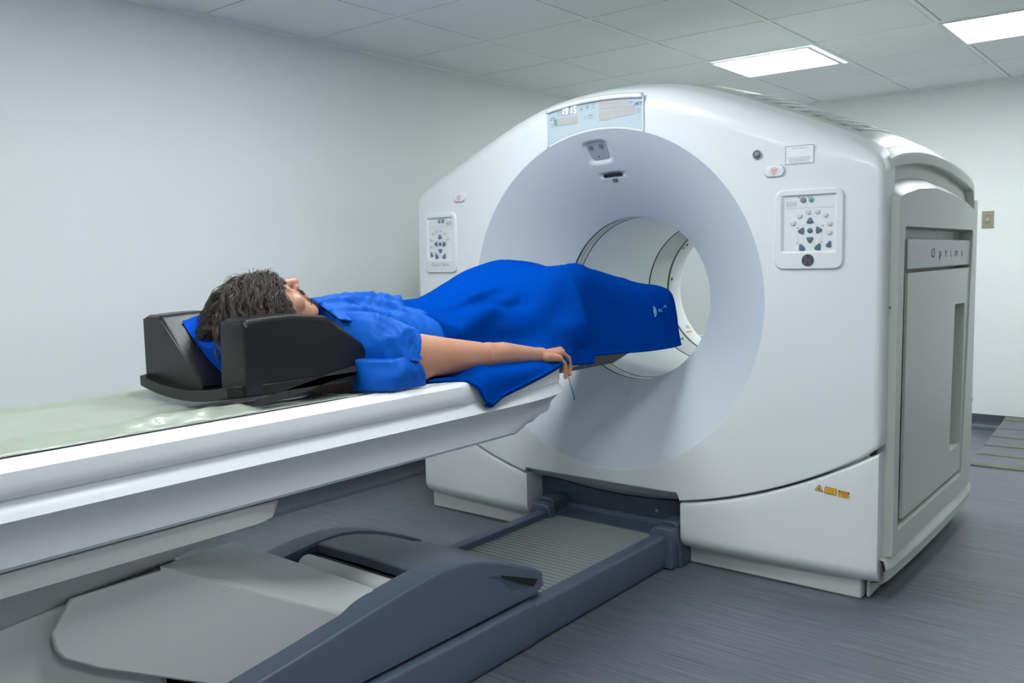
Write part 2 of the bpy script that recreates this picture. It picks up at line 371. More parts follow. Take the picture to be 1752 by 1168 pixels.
# --- front cover: from the flare edge out to the rim and around it
zb = .545
top = shell_outline(HW, zb)
bot = []
NB = 40
for i in range(1, NB):
    u = -HW+2*HW*i/NB
    bot.append((u, max(zseam(u), 0)))
bl = []
for u, z in bot:
    if -.402 < u < .337: z = .288
    bl.append((u, z))
ins = []
bot2 = []
for (u, z), (u2, z2) in zip(bl, bl[1:]+[(HW, zb)]):
    bot2.append((u, z))
    if u < -.402 <= u2: bot2 += [(-.402, zseam(.402)), (-.400, .280), (-.392, .288)]
    if u < .337 <= u2: bot2 += [(.330, .288), (.336, .281), (.337, zseam(.337))]
out = top+bot2
N = len(out)
def nrm(i):
    a, c = Vector(out[i-1]), Vector(out[(i+1) % N]); d = (c-a).normalized(); return Vector((d.y, -d.x))
rows = []
FR = .665
hole = []
for (u, z) in out:
    a = math.atan2(z-CZ, u); hole.append((FR*math.cos(a), CZ+FR*math.sin(a)))
insl = []
for i, (u, z) in enumerate(out):
    if i < len(top): insl.append(lerp(.022, .075, min(max((z-1.46)/.10, 0), 1)))
    else: insl.append(.006)
for _ in range(4): insl = [(insl[i-1]+insl[i]+insl[(i+1) % N])/3 for i in range(N)]
def FP(u, z, y): return (CX+u, y, z+dome(y)*min(max((z-1.25)/.25, 0), 1))
rows.append([(CX+h[0]*.998, yf(h[0])+.002, CZ+(h[1]-CZ)*.998) for h in hole])
rows.append([(CX+h[0]*1.002, yf(h[0]), CZ+(h[1]-CZ)*1.002) for h in hole])
for k in range(1, 9):
    t = k/8; r = []
    for i, (u, z) in enumerate(out):
        n = nrm(i); e = Vector((u, z))-n*insl[i]; h = Vector((hole[i][0]*1.002, CZ+(hole[i][1]-CZ)*1.002)); p = h.lerp(e, t); r.append((CX+p.x, yf(p.x), p.y+dome(yf(p.x))*min(max((p.y-1.25)/.25, 0), 1)*t))
    rows.append(r)
for k in range(1, 8):
    a = PI/2*k/7; r = []
    for i, (u, z) in enumerate(out):
        n = nrm(i); e = Vector((u, z))-n*insl[i]*(1-math.sin(a)); r.append(FP(e.x, e.y, yf(u)+insl[i]*(1-math.cos(a))))
    rows.append(r)
for yy in (3.03, 3.058):
    rows.append([FP(u, z, yy if i < len(top) else lerp(yf(u)+.01, yf(u)+.035, (yy-3.03)/.028)) for i, (u, z) in enumerate(out)])
MB().grid(rows, closed=True).mk('front_cover', M['white'], G, auto=50)
# --- lower front covers either side of the opening
def lower_cover(u0, u1, parent):
    rows = []
    n = 22
    for i in range(n+1):
        u = lerp(u0, u1, i/n); e = 0
        yy = yf(u)+.004
        for edge in (0, n):
            if i == edge: e = .006
        zt = zseam(u)-.008
        loop = [(yy+.14, zt), (yy+.012, zt), (yy+.004+e, zt-.004), (yy+e, zt-.012)]
        for k in range(1, 6): z = lerp(zt-.012, .13, k/5); loop.append((yy+e, z))
        for k in range(1, 8): a = PI/2*k/7; loop.append((yy+e+.055*(1-math.cos(a)), .13-.058*math.sin(a)))
        loop += [(yy+.14, .072)]
        rows.append([(CX+u, y, z) for y, z in loop])
    return MB().grid(rows, closed=True, cap=True).mk('lower_cover', M['white'], parent, auto=45)
lcR = lower_cover(.337, 1.045, G); lcL = lower_cover(-.402, -1.045, G)
# --- body shell
o2 = shell_outline(HW-.032, .10, drop=.004)
rows = []
for yy in (3.05, 3.06, 3.12, 3.2, 3.3, 3.45, 3.6, 3.75, 3.9, 4.05, 4.16, 4.24, 4.30, 4.335, 4.35):
    k = {4.30: .006, 4.335: .03, 4.35: .07}.get(yy, 0)
    rows.append([FP(u*(1-k), z-(k*.8 if z > 1.2 else 0), yy) for u, z in o2])
rows.append([(CX+.46*math.cos(math.atan2(z-CZ, u)), 4.36, CZ+.46*math.sin(math.atan2(z-CZ, u))) for u, z in o2])
rows.insert(0, [(x+( CX-x)*.03, y, z-.03) for x, y, z in rows[0]])
MB().grid(rows).mk('rear_body', M['white_shade'], G, auto=50)
# lower back infill and plinths
MB().box(CX-.33, CX+.33, 4.30, 4.36, .06, .75).mk('rear_panel', M['white_shade'], G, smooth=False, bevel=.01)
MB().box(CX+.336, CX+.985, 2.99, 4.25, 0, .10).mk('plinth', M['grey'], G, smooth=False, bevel=.008)
MB().box(CX-1.03, CX-.402, 2.985, 4.25, 0, .10).mk('plinth', M['grey'], G, smooth=False, bevel=.008)
MB().box(-.896, -.886, 3.02, 4.25, 0.004, .12).mk('plinth_side', M['grey'], G, smooth=False, bevel=.003)
# --- flare (surface of revolution)
def flare(t): return lerp(FR*.9985, .338, t), 2.9065+.264*(.80*t+.20*t**2)
def flare_pt(a, t, off=0):
    r, y = flare(t); r2, y2 = flare(t+.001); d = Vector((r2-r, y2-y)).normalized(); nr, ny = -d.y, d.x  # normal towards axis/front
    if ny > 0: nr, ny = -nr, -ny
    yy = y+.04*((r*math.cos(a))/HW)**2*(1-t)
    return Vector((CX+(r+nr*off)*math.cos(a), yy+ny*off, CZ+(r+nr*off)*math.sin(a)))
NA = 144
# recessed sensor pocket and slot are pressed into the flare
def dent(p):
    d = 0
    for c, ra, rb, depth in DENTS:
        q = p-c; dx, dz = q.x, (Vector((0, q.y, q.z))).length*(1 if q.z > 0 else -1)
        m = max(abs(dx)/ra, abs(dz)/rb); m = ((abs(dx)/ra)**5+(abs(dz)/rb)**5)**.2
        d = max(d, depth*min(max((1.28-m)/.4, 0), 1))
    return d
DENTS = []
def AT(deg): return math.radians(deg)
SENS = flare_pt(AT(94.2), .235); SLOT = flare_pt(AT(91.9), .50)
DENTS = [(SENS, .046, .041, .012), (SLOT, .050, .010, .006)]
rows = []
TS = [0, .01]+[i/60 for i in range(1, 61)]
for t in TS:
    row = []
    for k in range(NA*5 if False else 360):
        a = 2*PI*k/360; p = flare_pt(a, t); d = dent(p) if p.z > 1.3 else 0
        row.append(tuple(flare_pt(a, t, -d)) if d else tuple(p))
    rows.append(row)
FL = MB().grid(rows, closed=True).mk('bore_flare', M['flare'], G)
def on_flare(adeg, t, du, dv, off=.001):   # small tangent frame on the flare
    p = flare_pt(AT(adeg), t); pa = flare_pt(AT(adeg-.2), t); pt = flare_pt(AT(adeg), t+.004)
    ax = (pa-p).normalized(); ay = (p-pt).normalized(); az = ax.cross(ay).normalized()
    if az.dot(EYE-p) < 0: az = -az
    return lambda a, b, d=0: tuple(p+ax*a+ay*b+az*(d+off))
fr = on_flare(94.2, .235, 0, 0, -.0115)
P = [(-.042, .030), (-.032, .036), (.030, .036), (.040, .028), (.034, -.024), (.026, -.033), (-.026, -.033), (-.034, -.024)]
P = [(x*1.16, y*1.14) for x, y in P]
sp = MB().prism([fr(a, b, 0) for a, b in P], Vector(fr(0, 0, .004))-Vector(fr(0, 0, 0))).mk('sensor_window', M['keyd'] if False else mat('grey_blue_window', (.33, .37, .43), .35), G, smooth=False, bevel=.002)
for aa in (-.025, .023): MB().cyl(fr(aa, .020, .004), Vector(fr(0, 0, 1))-Vector(fr(0, 0, 0)), .0105, .0016, 20).mk('speaker_hole', mat('dark_lens', (.16, .18, .22), .4), sp, auto=40)
MB().cyl(fr(-.008, -.022, .004), Vector(fr(0, 0, 1))-Vector(fr(0, 0, 0)), .0025, .0014, 12).mk('pin_hole', M['black'], sp, auto=40)
# laser slot: black lens bending with the flare
rows = []
for t in (.483, .494, .506, .517):
    rows.append([tuple(flare_pt(AT(91.8+4.9*(k/12-.5)*2), t+(.006 if k in (0, 12) and t == .483 else 0)-(.006 if k in (0, 12) and t == .517 else 0), -.001)) for k in range(13)])
MB().grid(rows).mk('laser_slot', M['black'], G, solid=.003)
fr = on_flare(91.6, .562, 0, 0, .0012)
sq = MB().prism([fr(a, b) for a, b in ((-.011, -.007), (.011, -.007), (.011, .007), (-.011, .007))], Vector(fr(0, 0, .0012))-Vector(fr(0, 0, 0))).mk('laser_label', M['ink'], G, smooth=False)
for bb in (-.003, .002): MB().prism([fr(a, b, .0013) for a, b in ((-.008, bb-.0006), (.007, bb-.0006), (.007, bb+.0008), (-.008, bb+.0008))], Vector(fr(0, 0, .0003))-Vector(fr(0, 0, 0))).mk('print', M['inkg'], sq, smooth=False)
# lower slot in the flare under the table
fr = on_flare(-92, .86, 0, 0, .0022)
ls = MB().prism([fr(a, b) for a, b in rrect(.026, .060, .006)], Vector(fr(0, 0, .0015))-Vector(fr(0, 0, 0))).mk('floor_slot', M['flare'], G, smooth=False)
b = MB()
for P1, P2 in ((rrect(.026, .060, .006), rrect(.0225, .0565, .005)), (rrect(.009, .042, .003), rrect(.006, .039, .002))):
    b.grid([[fr(x, y, .0017) for x, y in P1], [fr(x, y, .0017) for x, y in P2]], closed=True)
b.mk('slot_outline', M['inkg'], ls, smooth=False)
# --- bore tunnel: rings and liner
def revolve(prof, m, name, parent, n=128, **k):
    return MB().grid([[(CX+r*math.cos(2*PI*i/n), y, CZ+r*math.sin(2*PI*i/n)) for i in range(n)] for r, y in prof], closed=True).mk(name, m, parent, **k)
revolve([(.338, 3.171), (.340, 3.176), (.344, 3.178), (.344, 3.181), (.339, 3.183)], M['black'], 'bore_seal', G)
F1 = revolve([(.3385, 3.183), (.338, 3.190), (.338, 3.232), (.3385, 3.236)], M['film'], 'entry_ring', G)
revolve([(.3375, 3.205), (.3375, 3.2075)], M['ink'], 'ring_line', F1)
for k in range(6):     # faint diagonal marks seen in the clear ring
    b = MB(); a = AT(118+k*14); b.grid([[(CX+.3373*math.cos(a+dd), yy, CZ+.3373*math.sin(a+dd)) for dd, yy in ((s, 3.188), (s+.045, 3.212), (s+.10, 3.232))] for s in (0, .012)]).mk('ring_mark', M['inkg'], F1)
revolve([(.339, 3.236), (.343, 3.239), (.339, 3.242)], M['ink'], 'bore_seal', G)
revolve([(.338, 3.242), (.3355, 3.245), (.3355, 3.255), (.337, 3.258)], M['grid'], 'ring_bead', G)
revolve([(.337, 3.258), (.337, 3.858)], M['bore'], 'bore_liner', G)
revolve([(.337, 3.858), (.341, 3.862), (.341, 3.866), (.3365, 3.870)], M['ink'], 'bore_seal', G)
revolve([(.3365, 3.870), (.3365, 4.048)], M['film'], 'exit_ring', G)
revolve([(.3365, 4.048), (.341, 4.052), (.341, 4.062), (.335, 4.066)], mat('olive_grey_seal', (.16, .18, .14), .5), 'bore_seal', G)
revolve([(.335, 4.066), (.333, 4.10), (.332, 4.175), (.336, 4.19), (.46, 4.362)], M['white'], 'rear_flare', G)
for adeg, yy, sz in ((140.5, 4.075, .012), (137, 4.088, .012), (171, 4.085, .013)):
    a = AT(adeg); p = Vector((CX+.332*math.cos(a), yy, CZ+.332*math.sin(a))); ax = Vector((-math.sin(a), 0, math.cos(a))); nn = Vector((-math.cos(a), 0, -math.sin(a)))
    MB().prism([tuple(p+ax*x+Vector((0, y, 0))) for x, y in ((-sz/2, -sz/2), (sz/2, -sz/2), (sz/2, sz/2), (-sz/2, sz/2))], nn*.002).mk('sensor', M['ink'], G, smooth=False)
a = AT(222); p = Vector((CX+.331*math.cos(a), 4.12, CZ+.331*math.sin(a))); ax = Vector((-math.sin(a), 0, math.cos(a))); nn = Vector((-math.cos(a), 0, -math.sin(a)))
MB().prism([tuple(p+ax*x+Vector((0, y, 0))) for x, y in ((-.004, -.03), (.004, -.03), (.004, .03), (-.004, .03))], nn*.001).mk('sticker', M['yellow'], G, smooth=False)
p2 = p-ax*.03
MB().prism([tuple(p2+ax*x+Vector((0, y+.02, 0))) for x, y in ((-.012, -.015), (.012, -.015), (.012, .015), (-.012, .015))], nn*.001).mk('sticker', M['inkg'], G, smooth=False)
# --- top air vents on the right shoulder
b = MB()
VT = bpy.data.objects.new('top_vent', None)
rows = []
for i in range(9):
    u0 = .50+.048*i
    pts0 = []
    for s in (0, 1):
        u = u0+.024*s; lift = .0014+.003*(s == 0)
        pts0.append([(CX+u, y, ztop(u)-.004+dome(y)+lift) for y in (3.13, 3.2, 3.3, 3.4, 3.5, 3.56)])
    b.grid(pts0)
b.mk('top_vent', mat('vent_grey', (.42, .45, .47), .6), G, solid=.001)
# thin seam over the top behind the front rim is left as a real gap line
# --- right side: arch band, recessed hand hold, raised panel, door
XS = -.838
TOPA = [(3.00, 1.415), (3.02, 1.44), (3.05, 1.452), (3.148, 1.467), (3.35, 1.487), (3.55, 1.494), (3.8, 1.485), (4.104, 1.451), (4.20, 1.437), (4.235, 1.42), (4.25, 1.37)]
def ring_mesh(name, outer, inner, xo, xi, c, m, parent, back=None, backm=None, wall_to=None, ob=None, **k):
    """outer/inner 2d (y,z) outlines; face at x=xo ; outer skirt down to xi (optionally larger outline ob), inner wall down to wall_to"""
    O, I = ring_between(outer, inner, c)
    rows = []
    if ob: OB, _ = ring_between(ob, inner, c) if False else (None, None)
    rows.append([(xi, y, z) for y, z in O]); rows.append([(xo, y, z) for y, z in O]); rows.append([(xo, y, z) for y, z in I])
    if wall_to is not None: rows.append([(wall_to, y, z) for y, z in I])
    return MB().grid(rows, closed=True).mk(name, m, parent, auto=35, **k)
# band above recess
rows = []
for yy in [3.025+i*(4.25-3.025)/40 for i in range(41)]:
    zi = interp(yy, TOPA); zo = ztop(HW-.02)-.02+dome(yy)
    rows.append([(XS-.045, yy, zi+.004), (XS-.004, yy, zi+.002), (XS, yy, zi+.006), (XS, yy, lerp(zi, zo, .6)), (XS-.003, yy, lerp(zi, zo, .85)), (XS-.012, yy, zo-.001), (XS-.034, yy, zo+.014)])
rows.insert(0, [(XS-.05, y, z-.01) for x, y, z in rows[0]])
MB().grid(rows).mk('arch_band', M['white_shade'], G, auto=40)
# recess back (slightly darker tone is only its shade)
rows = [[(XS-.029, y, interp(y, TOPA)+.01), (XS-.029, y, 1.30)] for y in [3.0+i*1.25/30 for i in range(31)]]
MB().grid(rows).mk('hand_recess', M['white_shade'], G)
MB().box(XS-.03, XS+.0005, 4.252, 4.325, .16, 1.40).mk('rear_strip', M['white_shade'], G, smooth=False, bevel=.006)
# raised inner panel with chamfered top; well for name plate and door
XP = -.815
ftop = [(3.028, 1.345), (3.04, 1.358), (3.10, 1.372), (3.258, 1.395), (3.496, 1.408), (3.768, 1.396), (4.0, 1.374), (4.14, 1.350), (4.17, 1.33)]
face = [(3.022, .160)]+ftop+[(4.19, 1.1), (4.19, .175), (4.17, .160)]
base = [(3.012, .150)]+[(lerp(y, 3.6, -.02), z+.040) for y, z in ftop]+[(4.205, 1.1), (4.205, .165), (4.18, .150)]
well = [(3.092+.02*math.cos(a)*0, 0) for a in ()]
well = [(y+3.612, z+.75) for y, z in rrect(1.03, 1.03, .02)]
well = [(y if z > .6 else y-.02*(1 if y < 3.6 else 5)*(1), z) for y, z in well]
c0 = (3.58, .75)
O, I = ring_between(face, well, c0)
OB, _ = ring_between(base, well, c0)
n = min(len(O), len(OB))
def by_angle(outl, angs):
    r = []
    for a in angs:
        dx, dy = math.cos(a), math.sin(a); best = 0
        for (x1, y1), (x2, y2) in zip(outl, outl[1:]+outl[:1]):
            x1 -= c0[0]; x2 -= c0[0]; y1 -= c0[1]; y2 -= c0[1]; ex, ey = x2-x1, y2-y1; det = dx*ey-dy*ex
            if abs(det) < 1e-12: continue
            tt = (x1*ey-y1*ex)/det; ss = (x1*dy-y1*dx)/det
            if tt > 0 and -1e-9 <= ss <= 1+1e-9: best = max(best, tt)
        r.append((c0[0]+dx*best, c0[1]+dy*best))
    return r
angs = [math.atan2(z-c0[1], y-c0[0]) for y, z in O]
OB = by_angle(base, angs)
IC = [(lerp(y, c0[0], .012), lerp(z, c0[1], .012)) for y, z in I]
MB().grid([[(XS-.03, y, z) for y, z in OB], [(XP, y, z) for y, z in O], [(XP, y, z) for y, z in I], [(XS-.03, y, z) for y, z in IC]], closed=True).mk('raised_panel', M['white_shade'], G, auto=25)
MB().box(XS-.031, XS-.029, 3.06, 4.19, .2, 1.29).mk('well_back', M['white_shade'], G, smooth=False)
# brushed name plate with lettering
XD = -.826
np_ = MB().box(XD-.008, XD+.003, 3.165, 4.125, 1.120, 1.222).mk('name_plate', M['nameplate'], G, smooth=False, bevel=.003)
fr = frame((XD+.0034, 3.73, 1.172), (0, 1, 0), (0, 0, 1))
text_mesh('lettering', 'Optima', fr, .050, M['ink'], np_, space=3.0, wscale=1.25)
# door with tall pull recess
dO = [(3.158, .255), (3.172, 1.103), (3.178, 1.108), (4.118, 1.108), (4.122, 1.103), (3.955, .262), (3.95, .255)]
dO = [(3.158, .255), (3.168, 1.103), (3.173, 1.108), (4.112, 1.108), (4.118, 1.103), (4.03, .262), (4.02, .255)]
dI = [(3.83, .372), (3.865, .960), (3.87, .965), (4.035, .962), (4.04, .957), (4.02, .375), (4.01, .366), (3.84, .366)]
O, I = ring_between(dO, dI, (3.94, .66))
dr = MB().grid([[(XD-.006, y, z) for y, z in O], [(XD+.004, y, z) for y, z in O], [(XD+.004, y, z) for y, z in I], [(XD-.038, lerp(y, 3.94, .05)+.0, z) for y, z in I], [(XD-.038, 3.94, .66) for _ in I]], closed=True).mk('side_door', M['white_shade'], G, auto=30)
for yy, zz in ((3.075, .52), (4.2, .53)): MB().cyl((XP, yy, zz), (1, 0, 0), .009, .0012, 16).mk('screw_cap', M['inkg'], G, auto=40)
# skirt under the side
rows = []
for i in range(31):
    yy = lerp(2.985, 4.27, i/30); bul = .016*math.sin(PI*i/30)**.6
    rows.append([(XS-.01, yy, .155), (XS+.006+bul*.4, yy, .150), (XS+.012+bul, yy, .128), (XS+.014+bul, yy, .118), (XS+.006+bul, yy, .112), (XS+.004+bul, yy, .075), (XS-.04, yy, .060)])
MB().grid(rows).mk('side_skirt', M['white_shade'], G, auto=40, solid=.004, off=0)
MB().cyl((XS+.003, 3.0, 1.0), (1, 0, 0), .004, .006, 10).mk('side_pin', M['tape'], G, auto=40)
# --- info display above the bore
DSP_Y = 2.904
def dz_top(u): return ztop(u)-.040
D0, D1 = -.243, .193     # u range
rows = []
nn = 24
zlo = [math.sqrt(max((FR*1.012)**2-(lerp(D0, D1, i/nn))**2, 0))+CZ for i in range(nn+1)]
DS = MB().grid([[(CX+lerp(D0, D1, i/nn), yf(lerp(D0, D1, i/nn))-.0012, zlo[i]) for i in range(nn+1)],
                [(CX+lerp(D0, D1, i/nn), yf(lerp(D0, D1, i/nn))-.0012, dz_top(lerp(D0, D1, i/nn))) for i in range(nn+1)]]).mk('info_display', M['screen'], G)
# raised bezel: brow on top, slim sides
rows = []
for i in range(nn+1):
    u = lerp(D0-.006, D1+.002, i/nn); y = yf(u); z = dz_top(u)
    rows.append([(CX+u, y+.001, z-.002), (CX+u, y-.008, z), (CX+u, y-.011, z+.004), (CX+u, y-.009, z+.014), (CX+u, y-.001, z+.020), (CX+u, y+.003, z+.016)])
MB().grid(rows, closed=True, cap=True).mk('display_brow', M['white'], G)
MB().box(CX+D0-.008, CX+D0, yf(D0)-.007, yf(D0)+.001, zlo[0]-.008, dz_top(D0)+.008).mk('display_side', M['white'], G, smooth=False, bevel=.003)
MB().box(CX+D1, CX+D1+.007, yf(D1)-.007, yf(D1)+.001, zlo[-1]-.006, dz_top(D1)+.008).mk('display_side', M['white'], G, smooth=False, bevel=.003)
fd = frame((CX, DSP_Y-.003, 1.70), (1, 0, 0), (0, 0, 1))
fd0 = fd
def fd(a, b, d=0): p = fd0(a, b, 0); return (p[0], yf(a)-.0022-d, p[2])
def quad(f, a0, b0, a1, b1, sh0=0, d=0, slope=0): return [f(a0, b0+slope*(a0-a0), d), f(a1, b0+slope*(a1-a0), d), f(a1, b1+slope*(a1-a0), d), f(a0, b1+slope*(a1*0), d)]
def qmk(name, f, rects, m, parent, d=0):
    b = MB()
    for (a0, b0, a1, b1) in rects: b.add([f(a0, b0, d), f(a1, b0, d), f(a1, b1, d), f(a0, b1, d)], [(0, 1, 2, 3)])
    return b.mk(name, m, parent, smooth=False)
qmk('segment_window', fd, [(-.182, .046, -.100, .078)], M['segbg'], DS)
qmk('segment_window', fd, [(-.205, .008, -.100, .038)], M['segbg'], DS)
qmk('segment_window', fd, [(.002, .048, .125, .082)], M['segbg'], DS)
qmk('segment_window', fd, [(.002, .006, .050, .042), (.055, .010, .103, .046), (.108, .013, .158, .050)], M['segbg'], DS)
# seven segment digits 1915
SEG = {'1': 'bc', '9': 'abcdfg', '5': 'acdfg'}
def seg_rects(ch, x, y, w, h, t):
    S = {'a': (x+t*.6, y+h-t, x+w-t*.6, y+h), 'g': (x+t*.6, y+h/2-t/2, x+w-t*.6, y+h/2+t/2), 'd': (x+t*.6, y, x+w-t*.6, y+t),
         'f': (x, y+h/2+t*.3, x+t, y+h-t*.3), 'e': (x, y+t*.3, x+t, y+h/2-t*.3), 'b': (x+w-t, y+h/2+t*.3, x+w, y+h-t*.3), 'c': (x+w-t, y+t*.3, x+w, y+h/2-t*.3)}
    return [S[k] for k in SEG[ch]]
for ch, x in (('1', -.180), ('9', -.160), ('1', -.139), ('5', -.118)):
    b = MB()
    for a0, b0, a1, b1 in seg_rects(ch, x, .050, .013, .026, .0032):
        sh = lambda a, bb: fd(a+(bb-.050)*.14, bb, .0008)
        b.add([sh(a0, b0), sh(a1, b0), sh(a1, b1), sh(a0, b1)], [(0, 1, 2, 3)])
    b.mk('digit', M['led'], DS, smooth=False)
def dtext(s, a, bb, size, m='inkb', shear=0): text_mesh('lettering', s, fd, size, M[m], DS, a=a, b=bb, depth=.0006, shear=shear)
dtext('CT', -.222, .038, .017, 'ink', .25); dtext('0.0', -.224, .016, .008); dtext('mA', -.224, .007, .008)
dtext('PET', .174, .050, .018, 'ink', .3); dtext('kcps', .143, .062, .012, 'inkb', .2)
def icon_ring(name, a, bb, r, t=.0012, parent=DS, f=fd, m='inkb', n=20):
    return MB().grid([[f(a+rr*math.cos(2*PI*k/n), bb+rr*math.sin(2*PI*k/n), .0006) for k in range(n)] for rr in (r, r-t)], closed=True).mk(name, M[m], parent, smooth=False)
def icon_lines(name, f, segs, t, m, parent, d=.0007):
    b = MB()
    for (x0, y0, x1, y1) in segs:
        v = Vector((x1-x0, y1-y0)); L = v.length or 1; nx, ny = -v.y/L*t/2, v.x/L*t/2
        b.add([f(x0+nx, y0+ny, d), f(x1+nx, y1+ny, d), f(x1-nx, y1-ny, d), f(x0-nx, y0-ny, d)], [(0, 1, 2, 3)])
    return b.mk(name, M[m], parent, smooth=False)
icon_ring('icon', -.080, .062, .004)
icon_lines('icon', fd, [(-.080+.0055*math.cos(a), .062+.0055*math.sin(a), -.080+.009*math.cos(a), .062+.009*math.sin(a)) for a in [PI/4*k for k in range(8)]], .0012, 'inkb', DS)
icon_lines('icon', fd, [(-.051+.003*math.cos(a), .066+.003*math.sin(a), -.051+.009*math.cos(a), .066+.009*math.sin(a)) for a in [PI/2*k for k in range(4)]], .0028, 'inkb', DS)
icon_ring('icon', -.024, .070, .004); icon_lines('icon', fd, [(-.033, .062, -.028, .059), (-.028, .059, -.020, .059), (-.020, .059, -.015, .062), (-.024, .074, -.024, .078), (-.030, .072, -.033, .075), (-.018, .072, -.015, .075)], .0014, 'inkb', DS)
icon_lines('icon', fd, [(-.070, .020, -.067, .032), (-.067, .032, -.063, .030), (-.057, .030, -.053, .032), (-.053, .032, -.050, .020), (-.070, .020, -.064, .022), (-.056, .022, -.050, .020)], .0012, 'inkg', DS)
hp = [(.009*.062*16*math.sin(t)**3, .0006*(13*math.cos(t)-5*math.cos(2*t)-2*math.cos(3*t)-math.cos(4*t))) for t in [2*PI*k/24 for k in range(24)]]
icon_lines('heart_icon', fd, [(-.036+hp[k][0], .028+hp[k][1], -.036+hp[(k+1) % 24][0], .028+hp[(k+1) % 24][1]) for k in range(24)], .0013, 'inkb', DS)
icon_ring('icon', .176, .026, .007); icon_lines('icon', fd, [(.176, .026, .176, .030)], .001, 'inkb', DS)
qmk('icon', fd, [(-.213, .012, -.199, .036)], M['keyg'], DS, .0008)
dtext('+', -.190, .070, .010); dtext('mm', -.190, .062, .008); dtext('+', -.190, .052, .010)
# --- control panels either side of the bore
def panel(uc, zc, w, h, mirror, name_low):
    f0 = frame((CX+uc, 0, zc), (1, 0, 0), (0, 0, 1))
    def f(a, b, d=0): p = f0(a, b, 0); return (p[0], yf(p[0]-CX)-d, p[2])
    P = resample([(x, y, 0) for x, y in rrect(w, h, .030, 8)], 96, True); Q = resample([(x, y, 0) for x, y in rrect(w-.012, h-.012, .026, 8)], 96, True)
    iw, ih, ic = w*.80, h*.715, h*.068
    I0 = [(x, y+ic) for x, y in rrect(iw, ih, .006, 4)]
    O, I = ring_between([(p.x, p.y) for p in Q], I0, (0, ic))
    # frame plate
    OO = [(x*(w/(w-.012)), y*(h/(h-.012))) for x, y in O]
    WI = [(x*.90+(.0), lerp(y, ic, .06)) for x, y in I]
    b = MB().grid([[f(x, y, -.001) for x, y in OO], [f(x, y, .0015) for x, y in [(lerp(a[0], c[0], .3), lerp(a[1], c[1], .3)) for a, c in zip(OO, O)]], [f(x, y, .0085) for x, y in O], [f(x, y, .0085) for x, y in I], [f(x, y, .0012) for x, y in WI]], closed=True)
    pn = b.mk('control_panel', M['white'], G, auto=35)
    MB().grid([[f(-iw*.47, ic-ih*.48, .0013), f(iw*.47, ic-ih*.48, .0013)], [f(-iw*.47, ic+ih*.48, .0013), f(iw*.47, ic+ih*.48, .0013)]]).mk('key_field', M['white'], pn, smooth=False)
    k = 1 if not mirror else -1
    sw, sh = iw*.90, ih
    F = lambda a, bb, d=0: f(k*a*sw, ic+bb*sh, .0016+d)
    def rect(name, a0, b0, a1, b1, m, d=.0004): return MB().add([F(a0, b0, d), F(a1, b0, d), F(a1, b1, d), F(a0, b1, d)], [(0, 1, 2, 3)]).mk(name, m, pn, smooth=False)
    rect('panel_divider', -.48, .27, .48, .275, M['inkg'])
    def btn(name, a, bb, r, m, pts=None):
        if pts is None: pts = [(r*math.cos(2*PI*i/18), r*math.sin(2*PI*i/18)) for i in range(18)]
        ca, cb = a*sw, bb*sh
        rows = [[f(k*(ca+x*s), ic+cb+y*s, .0016+dd) for x, y in pts] for s, dd in ((1.06, 0), (1.02, .0022), (.88, .0034), (.3, .0036))]
        return MB().grid(rows, closed=True, cap=True).mk(name, m, pn, auto=50)
    R = .0088
    for a, bb in ((-.32, .02), (-.19, .14), (-.02, .205), (.16, .205), (.32, .145), (.46, -.005), (.47, -.155)):
        if a > .4: a = .40
        bt = btn('round_button', a, bb, R, M['keyl'])
    btn('round_button', -.12, .41, .0095, M['keyd']); btn('round_button', .04, .41, .008, M['keyg'])
    for a, bb in ((-.205, .455), (-.02, .455), (-.225, -.065), (.275, -.04), (-.23, -.325), (.25, -.315)): rect('indicator', a-.012, bb-.008, a+.012, bb+.008, M['ink'])
    btn('centre_button', .02, -.115, .0085, M['key'])
    tri = [(-.0115, -.005), (-.010, -.008), (0, -.0095), (.010, -.008), (.0115, -.005), (.0045, .008), (0, .0105), (-.0045, .008)]
    rot = lambda P, a: [(x*math.cos(a)-y*math.sin(a), x*math.sin(a)+y*math.cos(a)) for x, y in P]
    btn('arrow_button', .02, .055, 0, M['key'], tri); btn('arrow_button', .02, -.275, 0, M['key'], rot(tri, PI))
    btn('arrow_button', -.155, -.12, 0, M['key'], rot(tri, PI/2)); btn('arrow_button', .195, -.11, 0, M['key'], rot(tri, -PI/2))
    leaf = [(-.010, -.010), (0, -.0115), (.009, -.008), (.0095, -.003), (.004, .004), (-.002, .0095), (-.007, .011), (-.010, .008)]
    btn('leaf_button', -.13, -.40, 0, M['key'], leaf); btn('leaf_button', .17, -.395, 0, M['key'], [(-x, y) for x, y in leaf]); btn('leaf_button', .385, -.355, 0, M['key'], [(-x*.85, y*.95) for x, y in leaf])
    disc = MB().grid([[f(k*(.02*sw+r*math.cos(2*PI*i/40)), ic-.20*sh+r*math.sin(2*PI*i/40), .0014) for i in range(40)] for r in (.040, .0392)], closed=True).mk('dial_outline', M['inkg'], pn, smooth=False)
    # unlit readout
    for dx in range(3):
        b = MB(); x0 = (-.46+.075*dx)*sw; y0 = .31*sh; ww, hh, tt = .0085, .016, .0013
        for a0, b0, a1, b1 in ((0, 0, ww, tt), (0, hh/2-tt/2, ww, hh/2+tt/2), (0, hh-tt, ww, hh), (0, 0, tt, hh), (ww-tt, 0, ww, hh)):
            b.add([f(k*(x0+a0), ic+y0+b0, .0022), f(k*(x0+a1), ic+y0+b0, .0022), f(k*(x0+a1), ic+y0+b1, .0022), f(k*(x0+a0), ic+y0+b1, .0022)], [(0, 1, 2, 3)])
        b.mk('readout_digit', M['inkg'] if not mirror else M['tape'], pn, smooth=False)
